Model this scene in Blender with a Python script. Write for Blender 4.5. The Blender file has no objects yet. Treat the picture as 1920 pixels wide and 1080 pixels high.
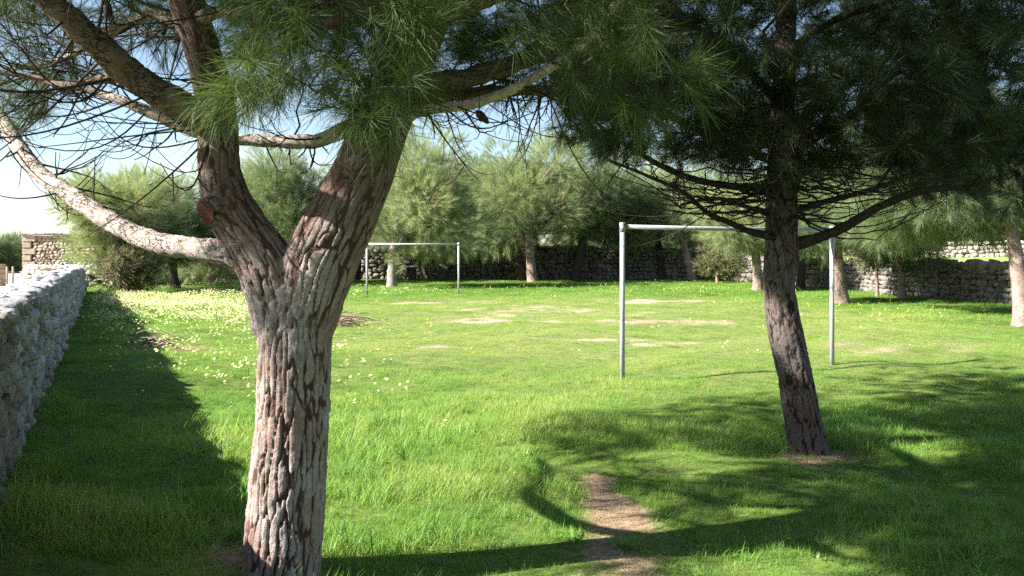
import bpy, bmesh, math, random
import numpy as np
from mathutils import Vector, Matrix, Euler, Quaternion, noise as mn

random.seed(7); rng = np.random.default_rng(7)
SC = bpy.context.scene
COL = SC.collection
R = math.radians

# ------------------------------------------------------------------ camera
EYE = 1.64
cam = bpy.data.cameras.new('camera'); camo = bpy.data.objects.new('camera', cam); COL.objects.link(camo)
camo.location = (0, 0, EYE); camo.rotation_euler = (R(90), 0, 0)
cam.sensor_width = 36; cam.lens = 1550/1920*36; cam.shift_y = -67/1920
cam.clip_start = 0.05; cam.clip_end = 2000
SC.camera = camo
F = 1550.0; HX = 960.0; HY = 473.0

# ------------------------------------------------------------------ sky, sun, exposure
SUN_H = Vector((-0.955, -0.295)).normalized()      # horizontal direction towards the sun
SUN_EL = R(35.5)
w = bpy.data.worlds.new('World'); SC.world = w; w.use_nodes = True
nt = w.node_tree; nt.nodes.clear()
sky = nt.nodes.new('ShaderNodeTexSky'); sky.sky_type = 'NISHITA'; sky.sun_disc = False
sky.sun_elevation = SUN_EL; sky.sun_rotation = math.atan2(SUN_H.x, SUN_H.y)
sky.air_density = 1.0; sky.dust_density = 0.35; sky.ozone_density = 1.2
tc = nt.nodes.new('ShaderNodeTexCoord')
mp = nt.nodes.new('ShaderNodeMapping'); mp.inputs['Scale'].default_value = (1.6, 1.6, 4.5)
nz = nt.nodes.new('ShaderNodeTexNoise'); nz.inputs['Scale'].default_value = 1.7; nz.inputs['Detail'].default_value = 7; nz.inputs['Roughness'].default_value = 0.6
cr = nt.nodes.new('ShaderNodeValToRGB'); cr.color_ramp.elements[0].position = 0.53; cr.color_ramp.elements[1].position = 0.72
cr.color_ramp.elements[0].color = (0, 0, 0, 1); cr.color_ramp.elements[1].color = (0.75, 0.75, 0.75, 1)
mx = nt.nodes.new('ShaderNodeMix'); mx.data_type = 'RGBA'
mx.inputs['B'].default_value = (6.0, 6.3, 6.8, 1)
bg = nt.nodes.new('ShaderNodeBackground'); bg.inputs['Strength'].default_value = 0.05
ow = nt.nodes.new('ShaderNodeOutputWorld')
nt.links.new(tc.outputs['Generated'], mp.inputs['Vector']); nt.links.new(mp.outputs[0], nz.inputs['Vector'])
nt.links.new(nz.outputs['Fac'], cr.inputs['Fac']); nt.links.new(cr.outputs['Color'], mx.inputs['Factor'])
nt.links.new(sky.outputs[0], mx.inputs['A']); nt.links.new(mx.outputs['Result'], bg.inputs['Color'])
nt.links.new(bg.outputs[0], ow.inputs['Surface'])
sun = bpy.data.lights.new('sun', 'SUN'); sun.energy = 5.0; sun.angle = R(0.53); sun.color = (1.0, 0.965, 0.91)
suno = bpy.data.objects.new('sun', sun); COL.objects.link(suno)
sd = Vector((SUN_H.x*math.cos(SUN_EL), SUN_H.y*math.cos(SUN_EL), math.sin(SUN_EL)))
suno.rotation_euler = sd.to_track_quat('Z', 'Y').to_euler(); suno.location = (-20, -8, 20)
vs = SC.view_settings; vs.view_transform = 'Standard'; vs.look = 'None'; vs.exposure = 2.15; vs.gamma = 1.0
vs.use_curve_mapping = False
SC.cycles.use_denoising = False
SC.cycles.sample_clamp_indirect = 6
SC.cycles.max_bounces = 6; SC.cycles.diffuse_bounces = 3; SC.cycles.transparent_max_bounces = 4
SC.cycles.transmission_bounces = 3; SC.cycles.glossy_bounces = 2

# ------------------------------------------------------------------ helpers
def at(px, py, D):
    """point of the place seen at photo pixel (px, py), D metres in front of the camera"""
    return np.array(((px-HX)/F*D, D, EYE-(py-HY)/F*D))
def depth(py): return EYE*F/(py-HY)
def proj(p):
    p = np.atleast_2d(p); D = np.maximum(p[:, 1], 0.01)
    return HX+p[:, 0]/D*F, HY+(EYE-p[:, 2])/D*F
def gz(x, y):
    """height of the meadow"""
    x = np.asarray(x, float); y = np.asarray(y, float)
    return (0.035*np.sin(x*0.9+1.3)*np.cos(y*0.7+.4) + 0.02*np.sin(x*2.3+y*1.7) + 0.012*np.cos(x*4.1-y*3.3))*np.clip((y+20)/20, 0, 1) + .17*np.clip(1-(x-(-3.04-.495*(y-4.9)))/2.9, 0, 1)**1.3*(x > -3.5-.495*(y-4.9))

def tag(o, label=None, cat=None, group=None, kind=None):
    if label: o['label'] = label
    if cat: o['category'] = cat
    if group: o['group'] = group
    if kind: o['kind'] = kind
    return o
def empty(name, loc, label, cat, group=None):
    o = bpy.data.objects.new(name, None); COL.objects.link(o); o.location = loc; o.empty_display_size = 0.2
    return tag(o, label, cat, group, 'thing')
def link(name, me, parent=None, mats=()):
    o = bpy.data.objects.new(name, me); COL.objects.link(o)
    for m in mats:
        if m and m.name not in [q.name for q in me.materials if q]: me.materials.append(m)
    if parent:
        o.parent = parent
        o.matrix_parent_inverse = Matrix.Translation(-Vector(parent.location))
    return o
def mesh_np(name, V, Fc, smooth=True):
    me = bpy.data.meshes.new(name)
    V = np.asarray(V, np.float32); me.vertices.add(len(V)); me.vertices.foreach_set('co', V.ravel())
    loops = []; starts = []; tot = []
    if isinstance(Fc, np.ndarray):
        k = Fc.shape[1]; n = len(Fc)
        loops = Fc.astype(np.int32).ravel(); starts = (np.arange(n)*k).astype(np.int32)
    else:
        st = 0; ls = []; ss = []
        for A in Fc:                       # list of arrays of one width each
            if len(A) == 0: continue
            A = np.asarray(A, np.int32); k = A.shape[1]
            ls.append(A.ravel()); ss.append(st+np.arange(len(A))*k); st += A.size
        loops = np.concatenate(ls).astype(np.int32); starts = np.concatenate(ss).astype(np.int32)
    me.loops.add(len(loops)); me.loops.foreach_set('vertex_index', loops)
    me.polygons.add(len(starts)); me.polygons.foreach_set('loop_start', starts)
    me.update(calc_edges=True); me.validate()
    if smooth: me.polygons.foreach_set('use_smooth', np.ones(len(me.polygons), bool))
    return me
def attr(me, name, vals, typ='FLOAT', dom='POINT'):
    a = me.attributes.new(name, typ, dom)
    a.data.foreach_set('value' if typ in ('FLOAT', 'INT') else 'vector', np.asarray(vals).ravel())

def spline(pts, rad, step):
    """Catmull-Rom through pts with radii, resampled about every step metres"""
    P = np.asarray(pts, float); r = np.asarray(rad, float)
    Q = np.vstack([2*P[0]-P[1], P, 2*P[-1]-P[-2]]); q = np.concatenate([[r[0]], r, [r[-1]]])
    out = []; ro = []
    for i in range(len(P)-1):
        n = max(2, int(np.linalg.norm(P[i+1]-P[i])/step)+1)
        t = np.linspace(0, 1, n, endpoint=False)[:, None]
        a, b, c, d = Q[i], Q[i+1], Q[i+2], Q[i+3]
        out.append(.5*((2*b)+(c-a)*t+(2*a-5*b+4*c-d)*t**2+(3*b-a-3*c+d)*t**3))
        tt = t[:, 0]; ro.append(q[i+1]*(1-tt)+q[i+2]*tt)
    out.append(P[-1:]); ro.append(r[-1:])
    return np.vstack(out), np.concatenate(ro)
def frames(P):
    T = np.gradient(P, axis=0); T /= np.linalg.norm(T, axis=1)[:, None]+1e-9
    N = np.zeros_like(T); up = np.array((1., 0, 0)) if abs(T[0, 0]) < .8 else np.array((0, 1., 0))
    n = up-T[0]*np.dot(up, T[0]); n /= np.linalg.norm(n); N[0] = n
    for i in range(1, len(P)):
        n = n-T[i]*np.dot(n, T[i]); n /= np.linalg.norm(n)+1e-9; N[i] = n
    return T, N, np.cross(T, N)
class Tubes:
    def __init__(s): s.V = []; s.Q = []; s.T = []; s.n = 0
    def add(s, P, r, sides=6, cap=True):
        P = np.asarray(P, float); r = np.broadcast_to(np.asarray(r, float), (len(P),))
        T, N, B = frames(P); a = np.linspace(0, 2*np.pi, sides, endpoint=False)
        ring = np.cos(a)[None, :, None]*N[:, None]+np.sin(a)[None, :, None]*B[:, None]
        V = P[:, None]+ring*r[:, None, None]
        m = len(P); i = np.arange(m-1)[:, None]*sides; j = np.arange(sides)[None]; k = (j+1) % sides
        q = np.stack([i+j, i+k, i+sides+k, i+sides+j], -1).reshape(-1, 4)+s.n
        s.V.append(V.reshape(-1, 3)); s.Q.append(q); nn = m*sides
        if cap:
            s.V.append(P[[0, -1]]); j = j[0]; k = k[0]
            s.T.append(np.stack([np.full(sides, nn), k, j], -1)+s.n)
            s.T.append(np.stack([np.full(sides, nn+1), (m-1)*sides+j, (m-1)*sides+k], -1)+s.n); nn += 2
        s.n += nn
    def mesh(s, name, smooth=True):
        return mesh_np(name, np.vstack(s.V), [np.vstack(s.Q), np.vstack(s.T) if s.T else []], smooth)

# ------------------------------------------------------------------ materials
def mat(name):
    m = bpy.data.materials.new(name); m.use_nodes = True; t = m.node_tree; t.nodes.clear()
    o = t.nodes.new('ShaderNodeOutputMaterial'); b = t.nodes.new('ShaderNodeBsdfPrincipled')
    t.links.new(b.outputs[0], o.inputs[0]); b.inputs['Roughness'].default_value = .85
    b.inputs['Specular IOR Level'].default_value = .25
    return m, t, b, o
def N(t, typ, **kw):
    n = t.nodes.new(typ)
    for k, v in kw.items():
        if k in n.inputs: n.inputs[k].default_value = v
        else: setattr(n, k, v)
    return n
def ramp(t, stops):
    n = t.nodes.new('ShaderNodeValToRGB'); e = n.color_ramp.elements
    while len(e) < len(stops): e.new(.5)
    for el, (p, c) in zip(e, stops): el.position = p; el.color = (*c, 1) if len(c) == 3 else c
    return n
def mixc(t, fac, a, b, mode='MIX'):
    n = t.nodes.new('ShaderNodeMix'); n.data_type = 'RGBA'; n.blend_type = mode
    for s, v in (('Factor', fac), ('A', a), ('B', b)):
        if hasattr(v, 'is_output'): t.links.new(v, n.inputs[s])
        else: n.inputs[s].default_value = v if s == 'Factor' else (*v, 1)
    return n.outputs['Result']
def noise_tex(t, scale, detail=5, rough=.6, vec=None, stretch=None):
    n = N(t, 'ShaderNodeTexNoise', Scale=scale, Detail=detail, Roughness=rough)
    v = vec
    if v is None: v = N(t, 'ShaderNodeTexCoord').outputs['Object']
    if stretch:
        mpn = N(t, 'ShaderNodeMapping'); mpn.inputs['Scale'].default_value = stretch; t.links.new(v, mpn.inputs[0]); v = mpn.outputs[0]
    t.links.new(v, n.inputs['Vector']); return n.outputs['Fac']
def bump(t, b, h, strength=.4, dist=.02):
    n = N(t, 'ShaderNodeBump', Strength=strength, Distance=dist); t.links.new(h, n.inputs['Height']); t.links.new(n.outputs[0], b.inputs['Normal'])

def bark_mat(name, plate, plate2, red, deep):
    m, t, b, o = mat(name)
    h = N(t, 'ShaderNodeAttribute', attribute_name='bark').outputs['Fac']
    up = N(t, 'ShaderNodeAttribute', attribute_name='upper').outputs['Fac']
    n1 = noise_tex(t, 9, 6, .65); n2 = noise_tex(t, 55, 5, .7); n3 = noise_tex(t, 3.1, 3, .5)
    r1 = ramp(t, [(.34, (0, 0, 0)), (.66, (1, 1, 1))]); t.links.new(n1, r1.inputs[0])
    pl = mixc(t, r1.outputs[0], plate, plate2)
    r3 = ramp(t, [(.48, (0, 0, 0)), (.66, (.7, .7, .7))]); t.links.new(n3, r3.inputs[0])
    pl = mixc(t, r3.outputs[0], pl, red)
    pl = mixc(t, up, pl, mixc(t, r1.outputs[0], tuple(q*.55 for q in red), tuple(q*.48 for q in plate2)))  # upper limbs: browner bark, with the crown's shade also darkened into the colour
    r2 = ramp(t, [(.3, (.55, .55, .55)), (.7, (1.12, 1.12, 1.12))]); t.links.new(n2, r2.inputs[0])
    pl = mixc(t, 1.0, pl, r2.outputs[0], 'MULTIPLY')
    rh = ramp(t, [(.05, (0, 0, 0)), (.38, (1, 1, 1))]); t.links.new(h, rh.inputs[0])
    t.links.new(mixc(t, rh.outputs[0], deep, pl), b.inputs['Base Color'])
    mm = N(t, 'ShaderNodeMath', operation='ADD'); t.links.new(n2, mm.inputs[0]); t.links.new(noise_tex(t, 140, 3, .6), mm.inputs[1])
    bump(t, b, mm.outputs[0], .55, .012); b.inputs['Roughness'].default_value = .95; b.inputs['Specular IOR Level'].default_value = .12
    return m
def plain_bark(name, c1, c2, scale=14):
    m, t, b, o = mat(name)
    n1 = noise_tex(t, scale, 7, .7); n2 = noise_tex(t, scale*4, 4, .7)
    r = ramp(t, [(.38, c1), (.62, c2)]); t.links.new(n1, r.inputs[0])
    r2 = ramp(t, [(.36, (.4, .4, .4)), (.6, (1, 1, 1))]); t.links.new(n2, r2.inputs[0])
    t.links.new(mixc(t, .8, r.outputs[0], r2.outputs[0], 'MULTIPLY'), b.inputs['Base Color'])
    bump(t, b, n2, .9, .03); b.inputs['Roughness'].default_value = .95; b.inputs['Specular IOR Level'].default_value = .12
    return m
def flaky_bark(name, c1, c2, dark):
    m, t, b, o = mat(name)
    n1 = noise_tex(t, 13, 7, .7); n2 = noise_tex(t, 48, 5, .75)
    r = ramp(t, [(.36, c1), (.64, c2)]); t.links.new(n1, r.inputs[0])
    vo = N(t, 'ShaderNodeTexVoronoi', feature='DISTANCE_TO_EDGE', Scale=24.0); vo2 = N(t, 'ShaderNodeTexCoord')
    mpn = N(t, 'ShaderNodeMapping'); mpn.inputs['Scale'].default_value = (1, 1, 2.4); wv = N(t, 'ShaderNodeVectorMath', operation='MULTIPLY_ADD')
    nc = N(t, 'ShaderNodeTexNoise', Scale=20.0, Detail=3.0); t.links.new(vo2.outputs['Object'], nc.inputs['Vector']); t.links.new(nc.outputs['Color'], wv.inputs[0]); wv.inputs[1].default_value = (.06, .06, .06)
    t.links.new(vo2.outputs['Object'], wv.inputs[2]); t.links.new(wv.outputs[0], mpn.inputs[0]); t.links.new(mpn.outputs[0], vo.inputs['Vector'])
    rf_ = ramp(t, [(.02, (1, 1, 1)), (.09, (0, 0, 0))]); t.links.new(vo.outputs['Distance'], rf_.inputs[0])
    rg_ = ramp(t, [(.44, (0, 0, 0)), (.56, (1, 1, 1))]); t.links.new(noise_tex(t, 7, 4, .6), rg_.inputs[0])
    fl = mixc(t, 1.0, rf_.outputs[0], rg_.outputs[0], 'MULTIPLY'); c = mixc(t, fl, r.outputs[0], dark)
    r2 = ramp(t, [(.36, (.45, .42, .4)), (.56, (1, 1, 1))]); t.links.new(n2, r2.inputs[0])
    t.links.new(mixc(t, .7, c, r2.outputs[0], 'MULTIPLY'), b.inputs['Base Color'])
    mm = N(t, 'ShaderNodeMath', operation='SUBTRACT'); t.links.new(n2, mm.inputs[0]); t.links.new(fl, mm.inputs[1]); bump(t, b, mm.outputs[0], .9, .012)
    b.inputs['Roughness'].default_value = .95; b.inputs['Specular IOR Level'].default_value = .12
    return m
def leaf_mat(name, c1, c2, c3=None, trans=.35, rough=.5, inst=True):
    """thin foliage: colour varies by plant tuft (the tint carried by each tuft) and along the blade"""
    m, t, b, o = mat(name)
    at_ = N(t, 'ShaderNodeAttribute', attribute_name='tint')
    at_.attribute_type = 'INSTANCER' if inst else 'GEOMETRY'
    stops = [(0, c1), (.55, c2)] + ([(1, c3)] if c3 else [])
    r = ramp(t, stops); t.links.new(at_.outputs['Fac'], r.inputs[0])
    al = N(t, 'ShaderNodeAttribute', attribute_name='along').outputs['Fac']
    ra = ramp(t, [(0, (.95, .92, .85)), (.5, (1, 1, 1)), (1, (1.12, 1.08, 1.0))]); t.links.new(al, ra.inputs[0])
    c = mixc(t, 1.0, r.outputs[0], ra.outputs[0], 'MULTIPLY')
    t.links.new(c, b.inputs['Base Color']); b.inputs['Roughness'].default_value = rough; b.inputs['Specular IOR Level'].default_value = .3
    tr = N(t, 'ShaderNodeBsdfTranslucent'); t.links.new(mixc(t, 1.0, c, (1.15, 1.2, .7), 'MULTIPLY'), tr.inputs['Color'])
    ms = N(t, 'ShaderNodeMixShader'); ms.inputs[0].default_value = trans
    t.links.new(b.outputs[0], ms.inputs[1]); t.links.new(tr.outputs[0], ms.inputs[2]); t.links.new(ms.outputs[0], o.inputs[0])
    return m
def stone_mat(name, cols, lichen=(.5, .48, .42), lich=.35, dark=(.12, .11, .1)):
    m, t, b, o = mat(name)
    oi = N(t, 'ShaderNodeAttribute', attribute_name='tone').outputs['Fac']
    rn = N(t, 'ShaderNodeObjectInfo').outputs['Random']
    ad = N(t, 'ShaderNodeMath', operation='ADD'); t.links.new(oi, ad.inputs[0]); t.links.new(rn, ad.inputs[1])
    fr = N(t, 'ShaderNodeMath', operation='FRACT'); t.links.new(ad.outputs[0], fr.inputs[0])
    r = ramp(t, [(i/(len(cols)-1), c) for i, c in enumerate(cols)]); t.links.new(fr.outputs[0], r.inputs[0])
    geo = N(t, 'ShaderNodeNewGeometry').outputs['Position']
    n1 = noise_tex(t, 7, 8, .7, geo); n2 = noise_tex(t, 26, 6, .7, geo); n3 = noise_tex(t, 2.2, 5, .65, geo)
    rl = ramp(t, [(.5, (0, 0, 0)), (.62, (lich, lich, lich))]); t.links.new(n1, rl.inputs[0])
    c = mixc(t, rl.outputs[0], r.outputs[0], lichen)
    rd = ramp(t, [(.36, (.85, .85, .85)), (.5, (0, 0, 0))]); t.links.new(n2, rd.inputs[0])
    c = mixc(t, rd.outputs[0], c, dark)
    rg = ramp(t, [(.35, (.7, .7, .7)), (.65, (1.1, 1.1, 1.1))]); t.links.new(n3, rg.inputs[0])
    t.links.new(mixc(t, 1.0, c, rg.outputs[0], 'MULTIPLY'), b.inputs['Base Color'])
    mm = N(t, 'ShaderNodeMath', operation='ADD'); t.links.new(n1, mm.inputs[0]); t.links.new(n2, mm.inputs[1])
    bump(t, b, mm.outputs[0], .8, .04); b.inputs['Roughness'].default_value = .95
    return m

M = {}
M['bark'] = bark_mat('pine_bark', (.385, .335, .30), (.26, .21, .185), (.22, .125, .09), (.06, .032, .024))
M['bark_dark'] = bark_mat('pine_bark_shaded', (.155, .128, .115), (.105, .086, .078), (.13, .078, .06), (.022, .015, .012))  # darker copy of the bark, the crown's shade put into its colour
M['branch'] = flaky_bark('branch_bark', (.48, .425, .37), (.32, .26, .215), (.085, .055, .04))
M['branch_brown'] = flaky_bark('brown_branch_bark', (.19, .14, .11), (.115, .08, .062), (.04, .024, .018))
M['twig'] = plain_bark('twig_bark', (.10, .08, .066), (.055, .042, .036), 20)
M['trunk_far'] = plain_bark('far_trunk_bark', (.36, .28, .23), (.2, .13, .1), 5)
M['trunk_grey'] = plain_bark('grey_trunk_bark', (.38, .34, .28), (.24, .2, .165), 5)
M['dead'] = plain_bark('dead_wood', (.34, .26, .2), (.18, .11, .085), 9)
M['needle'] = leaf_mat('pine_needles', (.026, .048, .014), (.058, .09, .022), (.125, .155, .047), .32, .6)
M['needle_dark'] = leaf_mat('pine_needles_shaded', (.015, .029, .010), (.030, .048, .014), (.075, .095, .03), .25, .6)  # darker copy of the needles for shaded crowns, shade put into the colour
M['needle_far'] = leaf_mat('pine_needles_far', (.085, .13, .068), (.225, .28, .14), (.33, .37, .20), .42, .65)  # paler copy for distant pines, sunlight and haze lightened into the colour
M['scrub'] = leaf_mat('scrub_leaves', (.07, .095, .035), (.13, .155, .05), (.2, .19, .1), .3, .6)
M['grass'] = leaf_mat('meadow_grass', (.07, .16, .03), (.185, .335, .062), (.34, .405, .125), .5, .5)
M['weed'] = leaf_mat('weed_leaves', (.06, .15, .025), (.11, .23, .035), (.18, .28, .06), .35, .45)
M['straw'] = leaf_mat('dry_straw', (.23, .15, .08), (.36, .25, .14), (.46, .36, .22), .2, .7)

# ------------------------------------------------------------------ instanced tufts (blade and needle clumps)
def blades(n, base_r, length, width, lean, segs=3, bend=.5, seed=0, axis_len=0.0, spread=(0, 1), taper=1.0):
    """n thin blades; with axis_len > 0 they stand round a shoot along +Z"""
    g = np.random.default_rng(seed); V = []; T = []; A = []; k = 0
    for i in range(n):
        az = g.uniform(0, 2*np.pi); L = length*g.uniform(.55, 1.15)
        if axis_len > 0:
            s = g.uniform(0, 1); base = np.array((0, 0, s*axis_len)); ang = R(g.uniform(*lean))*(1.15-.45*s)
        else:
            rr = base_r*math.sqrt(g.uniform(0, 1)); a2 = g.uniform(0, 2*np.pi)
            base = np.array((rr*math.cos(a2), rr*math.sin(a2), -.01)); ang = R(g.uniform(*lean))
        h = np.array((math.cos(az), math.sin(az), 0)); side = np.array((-math.sin(az), math.cos(az), 0))
        tw = g.uniform(-1, 1); side = side*math.cos(tw)+np.array((0, 0, 1))*math.sin(tw)*.6
        p = base.copy(); an = ang; b_ = bend*g.uniform(.3, 1.3); rows = []
        for sgm in range(segs+1):
            f = sgm/segs; wv = width*(1-f*taper)*(0.7+.6*f if f < .5 else 1)
            rows.append((p.copy(), max(wv, 0), f))
            d = h*math.sin(an)+np.array((0, 0, math.cos(an))); p = p+d*(L/segs); an += b_/segs
        for j, (pp, wv, f) in enumerate(rows):
            if j < segs: V += [pp-side*wv/2, pp+side*wv/2]; A += [f, f]
            else: V += [pp]; A += [f]
        for j in range(segs):
            a0 = k+2*j
            if j < segs-1: T += [(a0, a0+1, a0+3), (a0, a0+3, a0+2)]
            else: T += [(a0, a0+1, a0+2)]
        k += 2*segs+1
    return np.array(V), np.array(T), np.array(A)
def proto(colname, variants, material):
    c = bpy.data.collections.new(colname)
    for i, (V, T, A) in enumerate(variants):
        me = mesh_np('%s_%02d' % (colname, i), V, T, False); attr(me, 'along', A)
        me.materials.append(material); o = bpy.data.objects.new('%s_%02d' % (colname, i), me); c.objects.link(o)
    return c
def scatter_group(name, coll):
    g = bpy.data.node_groups.new(name, 'GeometryNodeTree')
    g.interface.new_socket('Geometry', in_out='INPUT', socket_type='NodeSocketGeometry')
    g.interface.new_socket('Geometry', in_out='OUTPUT', socket_type='NodeSocketGeometry')
    i = g.nodes.new('NodeGroupInput'); o = g.nodes.new('NodeGroupOutput')
    ci = g.nodes.new('GeometryNodeCollectionInfo'); ci.inputs['Collection'].default_value = coll
    ci.inputs['Separate Children'].default_value = True; ci.inputs['Reset Children'].default_value = True
    ip = g.nodes.new('GeometryNodeInstanceOnPoints'); ip.inputs['Pick Instance'].default_value = True
    def na(nm, ty):
        n = g.nodes.new('GeometryNodeInputNamedAttribute'); n.data_type = ty; n.inputs['Name'].default_value = nm; return n.outputs[0]
    er = g.nodes.new('FunctionNodeEulerToRotation'); g.links.new(na('rot', 'FLOAT_VECTOR'), er.inputs[0])
    g.links.new(i.outputs[0], ip.inputs['Points']); g.links.new(ci.outputs[0], ip.inputs['Instance'])
    g.links.new(na('pick', 'INT'), ip.inputs['Instance Index']); g.links.new(er.outputs[0], ip.inputs['Rotation'])
    g.links.new(na('size', 'FLOAT_VECTOR'), ip.inputs['Scale']); g.links.new(ip.outputs[0], o.inputs[0])
    return g
def scatter(name, pts, rots, sizes, picks, tints, group, parent=None, mats=()):
    pts = np.asarray(pts, np.float32)
    me = bpy.data.meshes.new(name); me.vertices.add(len(pts)); me.vertices.foreach_set('co', pts.ravel())
    s = np.asarray(sizes, np.float32)
    if s.ndim == 1: s = np.repeat(s[:, None], 3, 1)
    attr(me, 'rot', np.asarray(rots, np.float32), 'FLOAT_VECTOR'); attr(me, 'size', s, 'FLOAT_VECTOR')
    attr(me, 'pick', np.asarray(picks, np.int32), 'INT'); attr(me, 'tint', np.asarray(tints, np.float32))
    o = link(name, me, parent, mats)
    md = o.modifiers.new('scatter', 'NODES'); md.node_group = group
    o['kind'] = 'stuff'
    return o
def euler_of(dirs, g=rng):
    out = np.zeros((len(dirs), 3))
    for i, d in enumerate(dirs):
        q = Vector(d).to_track_quat('Z', 'Y') @ Quaternion((0, 0, 1), g.uniform(0, 2*math.pi)); out[i] = q.to_euler()
    return out
NEAR_TUFT = scatter_group('needle_tufts', proto('near_needles', [blades(58, 0, .165, .0028, (8, 54), 4, .7, s, .13, taper=.7) for s in range(5)], M['needle']))
MID_TUFT = scatter_group('needle_tufts_shaded', proto('mid_needles', [blades(60, 0, .155, .0040, (12, 72), 2, .3, 10+s, .12, taper=.7) for s in range(5)], M['needle_dark']))
FAR_TUFT = scatter_group('needle_tufts_far', proto('far_needles', [blades(64, 0, .30, .0070, (6, 62), 1, .2, 20+s, .26) for s in range(5)], M['needle_far']))
SCRUB_TUFT = scatter_group('scrub_tufts', proto('scrub_sprigs', [blades(30, .05, .20, .02, (5, 80), 2, .4, 30+s, .16) for s in range(4)], M['scrub']))

# ------------------------------------------------------------------ ground
def G(px, py):
    D = depth(py); return ((px-HX)/F*D, D)
BARE = []                     # x, y, half-width, half-depth, strength, brown(1)/sandy(0)
for px, py, rx, ry, s, b in [(820, 652, .38, .5, .9, 0), (930, 601, 1.5, .7, .85, 0), (1000, 580, 2.4, 1.3, .55, 0), (905, 590, .9, .8, .7, 0),
        (1110, 637, 1.1, .28, .85, 0), (1240, 565, 2.0, .9, .95, 0), (1245, 603, 1.6, .75, .75, .3), (1150, 590, 2.0, 1.0, .4, 0), (1262, 645, .8, .35, .7, .1),
        (780, 567, 2.6, .55, .7, .3), (1700, 650, 2.2, .9, .45, .2), (1370, 640, 1.5, 1.0, .35, .2), (700, 568, 1.4, .4, .55, .4),
        (1120, 902, .14, .28, .9, 1), (1145, 945, .22, .36, 1, 1), (1175, 1000, .22, .34, 1, 1), (1165, 1040, .23, .26, 1, 1), (1080, 881, .16, .10, .8, 1), (1235, 1010, .2, .16, .6, 1), (1120, 1085, .3, .2, .6, 1),
        (1330, 885, .35, .12, .45, 1), (1520, 850, .5, .3, .6, 1), (530, 1075, .45, .3, .6, 1),
        (315, 655, .5, .35, .8, 1), (262, 662, .4, .3, .5, 1), (640, 607, .5, .4, .8, 1), (1290, 880, .3, .1, .4, 1)]:
    x, y = G(px, py); BARE.append((x, y, rx, ry, s, b))
def vnoise(x, y, sc, seed=0):
    out = np.zeros(len(x))
    for k, (a, f) in enumerate(((1, 1), (.5, 2.1), (.25, 4.3))):
        g = np.random.default_rng(seed+k); th = g.uniform(0, 6.28, 6); ph = g.uniform(0, 6.28, 6); fr = g.uniform(.6, 1.4, 6)
        for t_, p_, q_ in zip(th, ph, fr): out += a*np.sin((x*math.cos(t_)+y*math.sin(t_))*sc*f*q_+p_)/3.2
    return out
def bare(x, y):
    x = np.asarray(x, float); y = np.asarray(y, float); v = np.zeros(len(x)); br = np.zeros(len(x))
    wob = vnoise(x, y, 3.2, 3)*.32; hf = vnoise(x, y, 5.5, 44)
    for bx, by, rx, ry, s, b in BARE:
        d = np.sqrt(((x-bx)/rx)**2+((y-by)/ry)**2)+wob
        f = np.clip((1.4-d)/.9, 0, 1)*s*(1 if b > .8 else 1.0)*np.clip(.75+.45*hf, .15, 1.15)
        br = np.where(f > v, b, br); v = np.maximum(v, f)
    return v, br
def wall_x(y): return -3.04-.495*(y-4.9)          # foot of the left wall
def pitch(x, y): return np.clip(1.25-np.sqrt(((x-2.0)/9.0)**2+((y-21)/10.5)**2), 0, .5)*2

ys = np.concatenate([np.arange(-12, 2, 1.0), np.arange(2, 12, .12), np.arange(12, 34, .25), np.arange(34, 70, 1.0), np.array([72, 78, 86, 100, 125, 160, 220, 320, 500, 800])])
xs = np.concatenate([-np.array([800, 400, 200, 120, 80, 60, 48, 40])[:], np.arange(-34, -6, .7), np.arange(-6, 8, .12), np.arange(8, 26, .6), np.array([27, 30, 36, 44, 60, 80, 120, 200, 400, 800])])
XX, YY = np.meshgrid(xs, ys); nx, ny = len(xs), len(ys)
ii = (np.arange(ny-1)[:, None]*nx+np.arange(nx-1)[None]).ravel()
gm = mesh_np('ground', np.stack([XX.ravel(), YY.ravel(), gz(XX.ravel(), YY.ravel())], 1), np.stack([ii, ii+1, ii+nx+1, ii+nx], 1))
bv, bb = bare(XX.ravel(), YY.ravel()); attr(gm, 'bare', bv); attr(gm, 'brown', bb)
attr(gm, 'pitch', pitch(XX.ravel(), YY.ravel()))
m, t, b, o = mat('meadow_soil')
g_ = N(t, 'ShaderNodeNewGeometry').outputs['Position']
n1 = noise_tex(t, 1.3, 8, .7, g_); n2 = noise_tex(t, 22, 6, .75, g_); n3 = noise_tex(t, 90, 3, .6, g_)
gr = ramp(t, [(.35, (.055, .085, .018)), (.5, (.095, .15, .028)), (.66, (.16, .17, .05))]); t.links.new(n2, gr.inputs[0])
gp = ramp(t, [(.34, (.10, .125, .035)), (.5, (.15, .175, .055)), (.68, (.26, .21, .12))]); t.links.new(n2, gp.inputs[0])
grass_c = mixc(t, N(t, 'ShaderNodeAttribute', attribute_name='pitch').outputs['Fac'], gr.outputs[0], gp.outputs[0])
so = ramp(t, [(.3, (.20, .145, .10)), (.55, (.34, .265, .195)), (.75, (.43, .355, .27))]); t.links.new(n2, so.inputs[0])
sb = ramp(t, [(.3, (.12, .078, .048)), (.52, (.26, .18, .115)), (.72, (.37, .285, .195))]); t.links.new(n2, sb.inputs[0])
soil = mixc(t, N(t, 'ShaderNodeAttribute', attribute_name='brown').outputs['Fac'], so.outputs[0], sb.outputs[0])
ba = N(t, 'ShaderNodeAttribute', attribute_name='bare').outputs['Fac']
ad = N(t, 'ShaderNodeMath', operation='ADD'); t.links.new(ba, ad.inputs[0])
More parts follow.
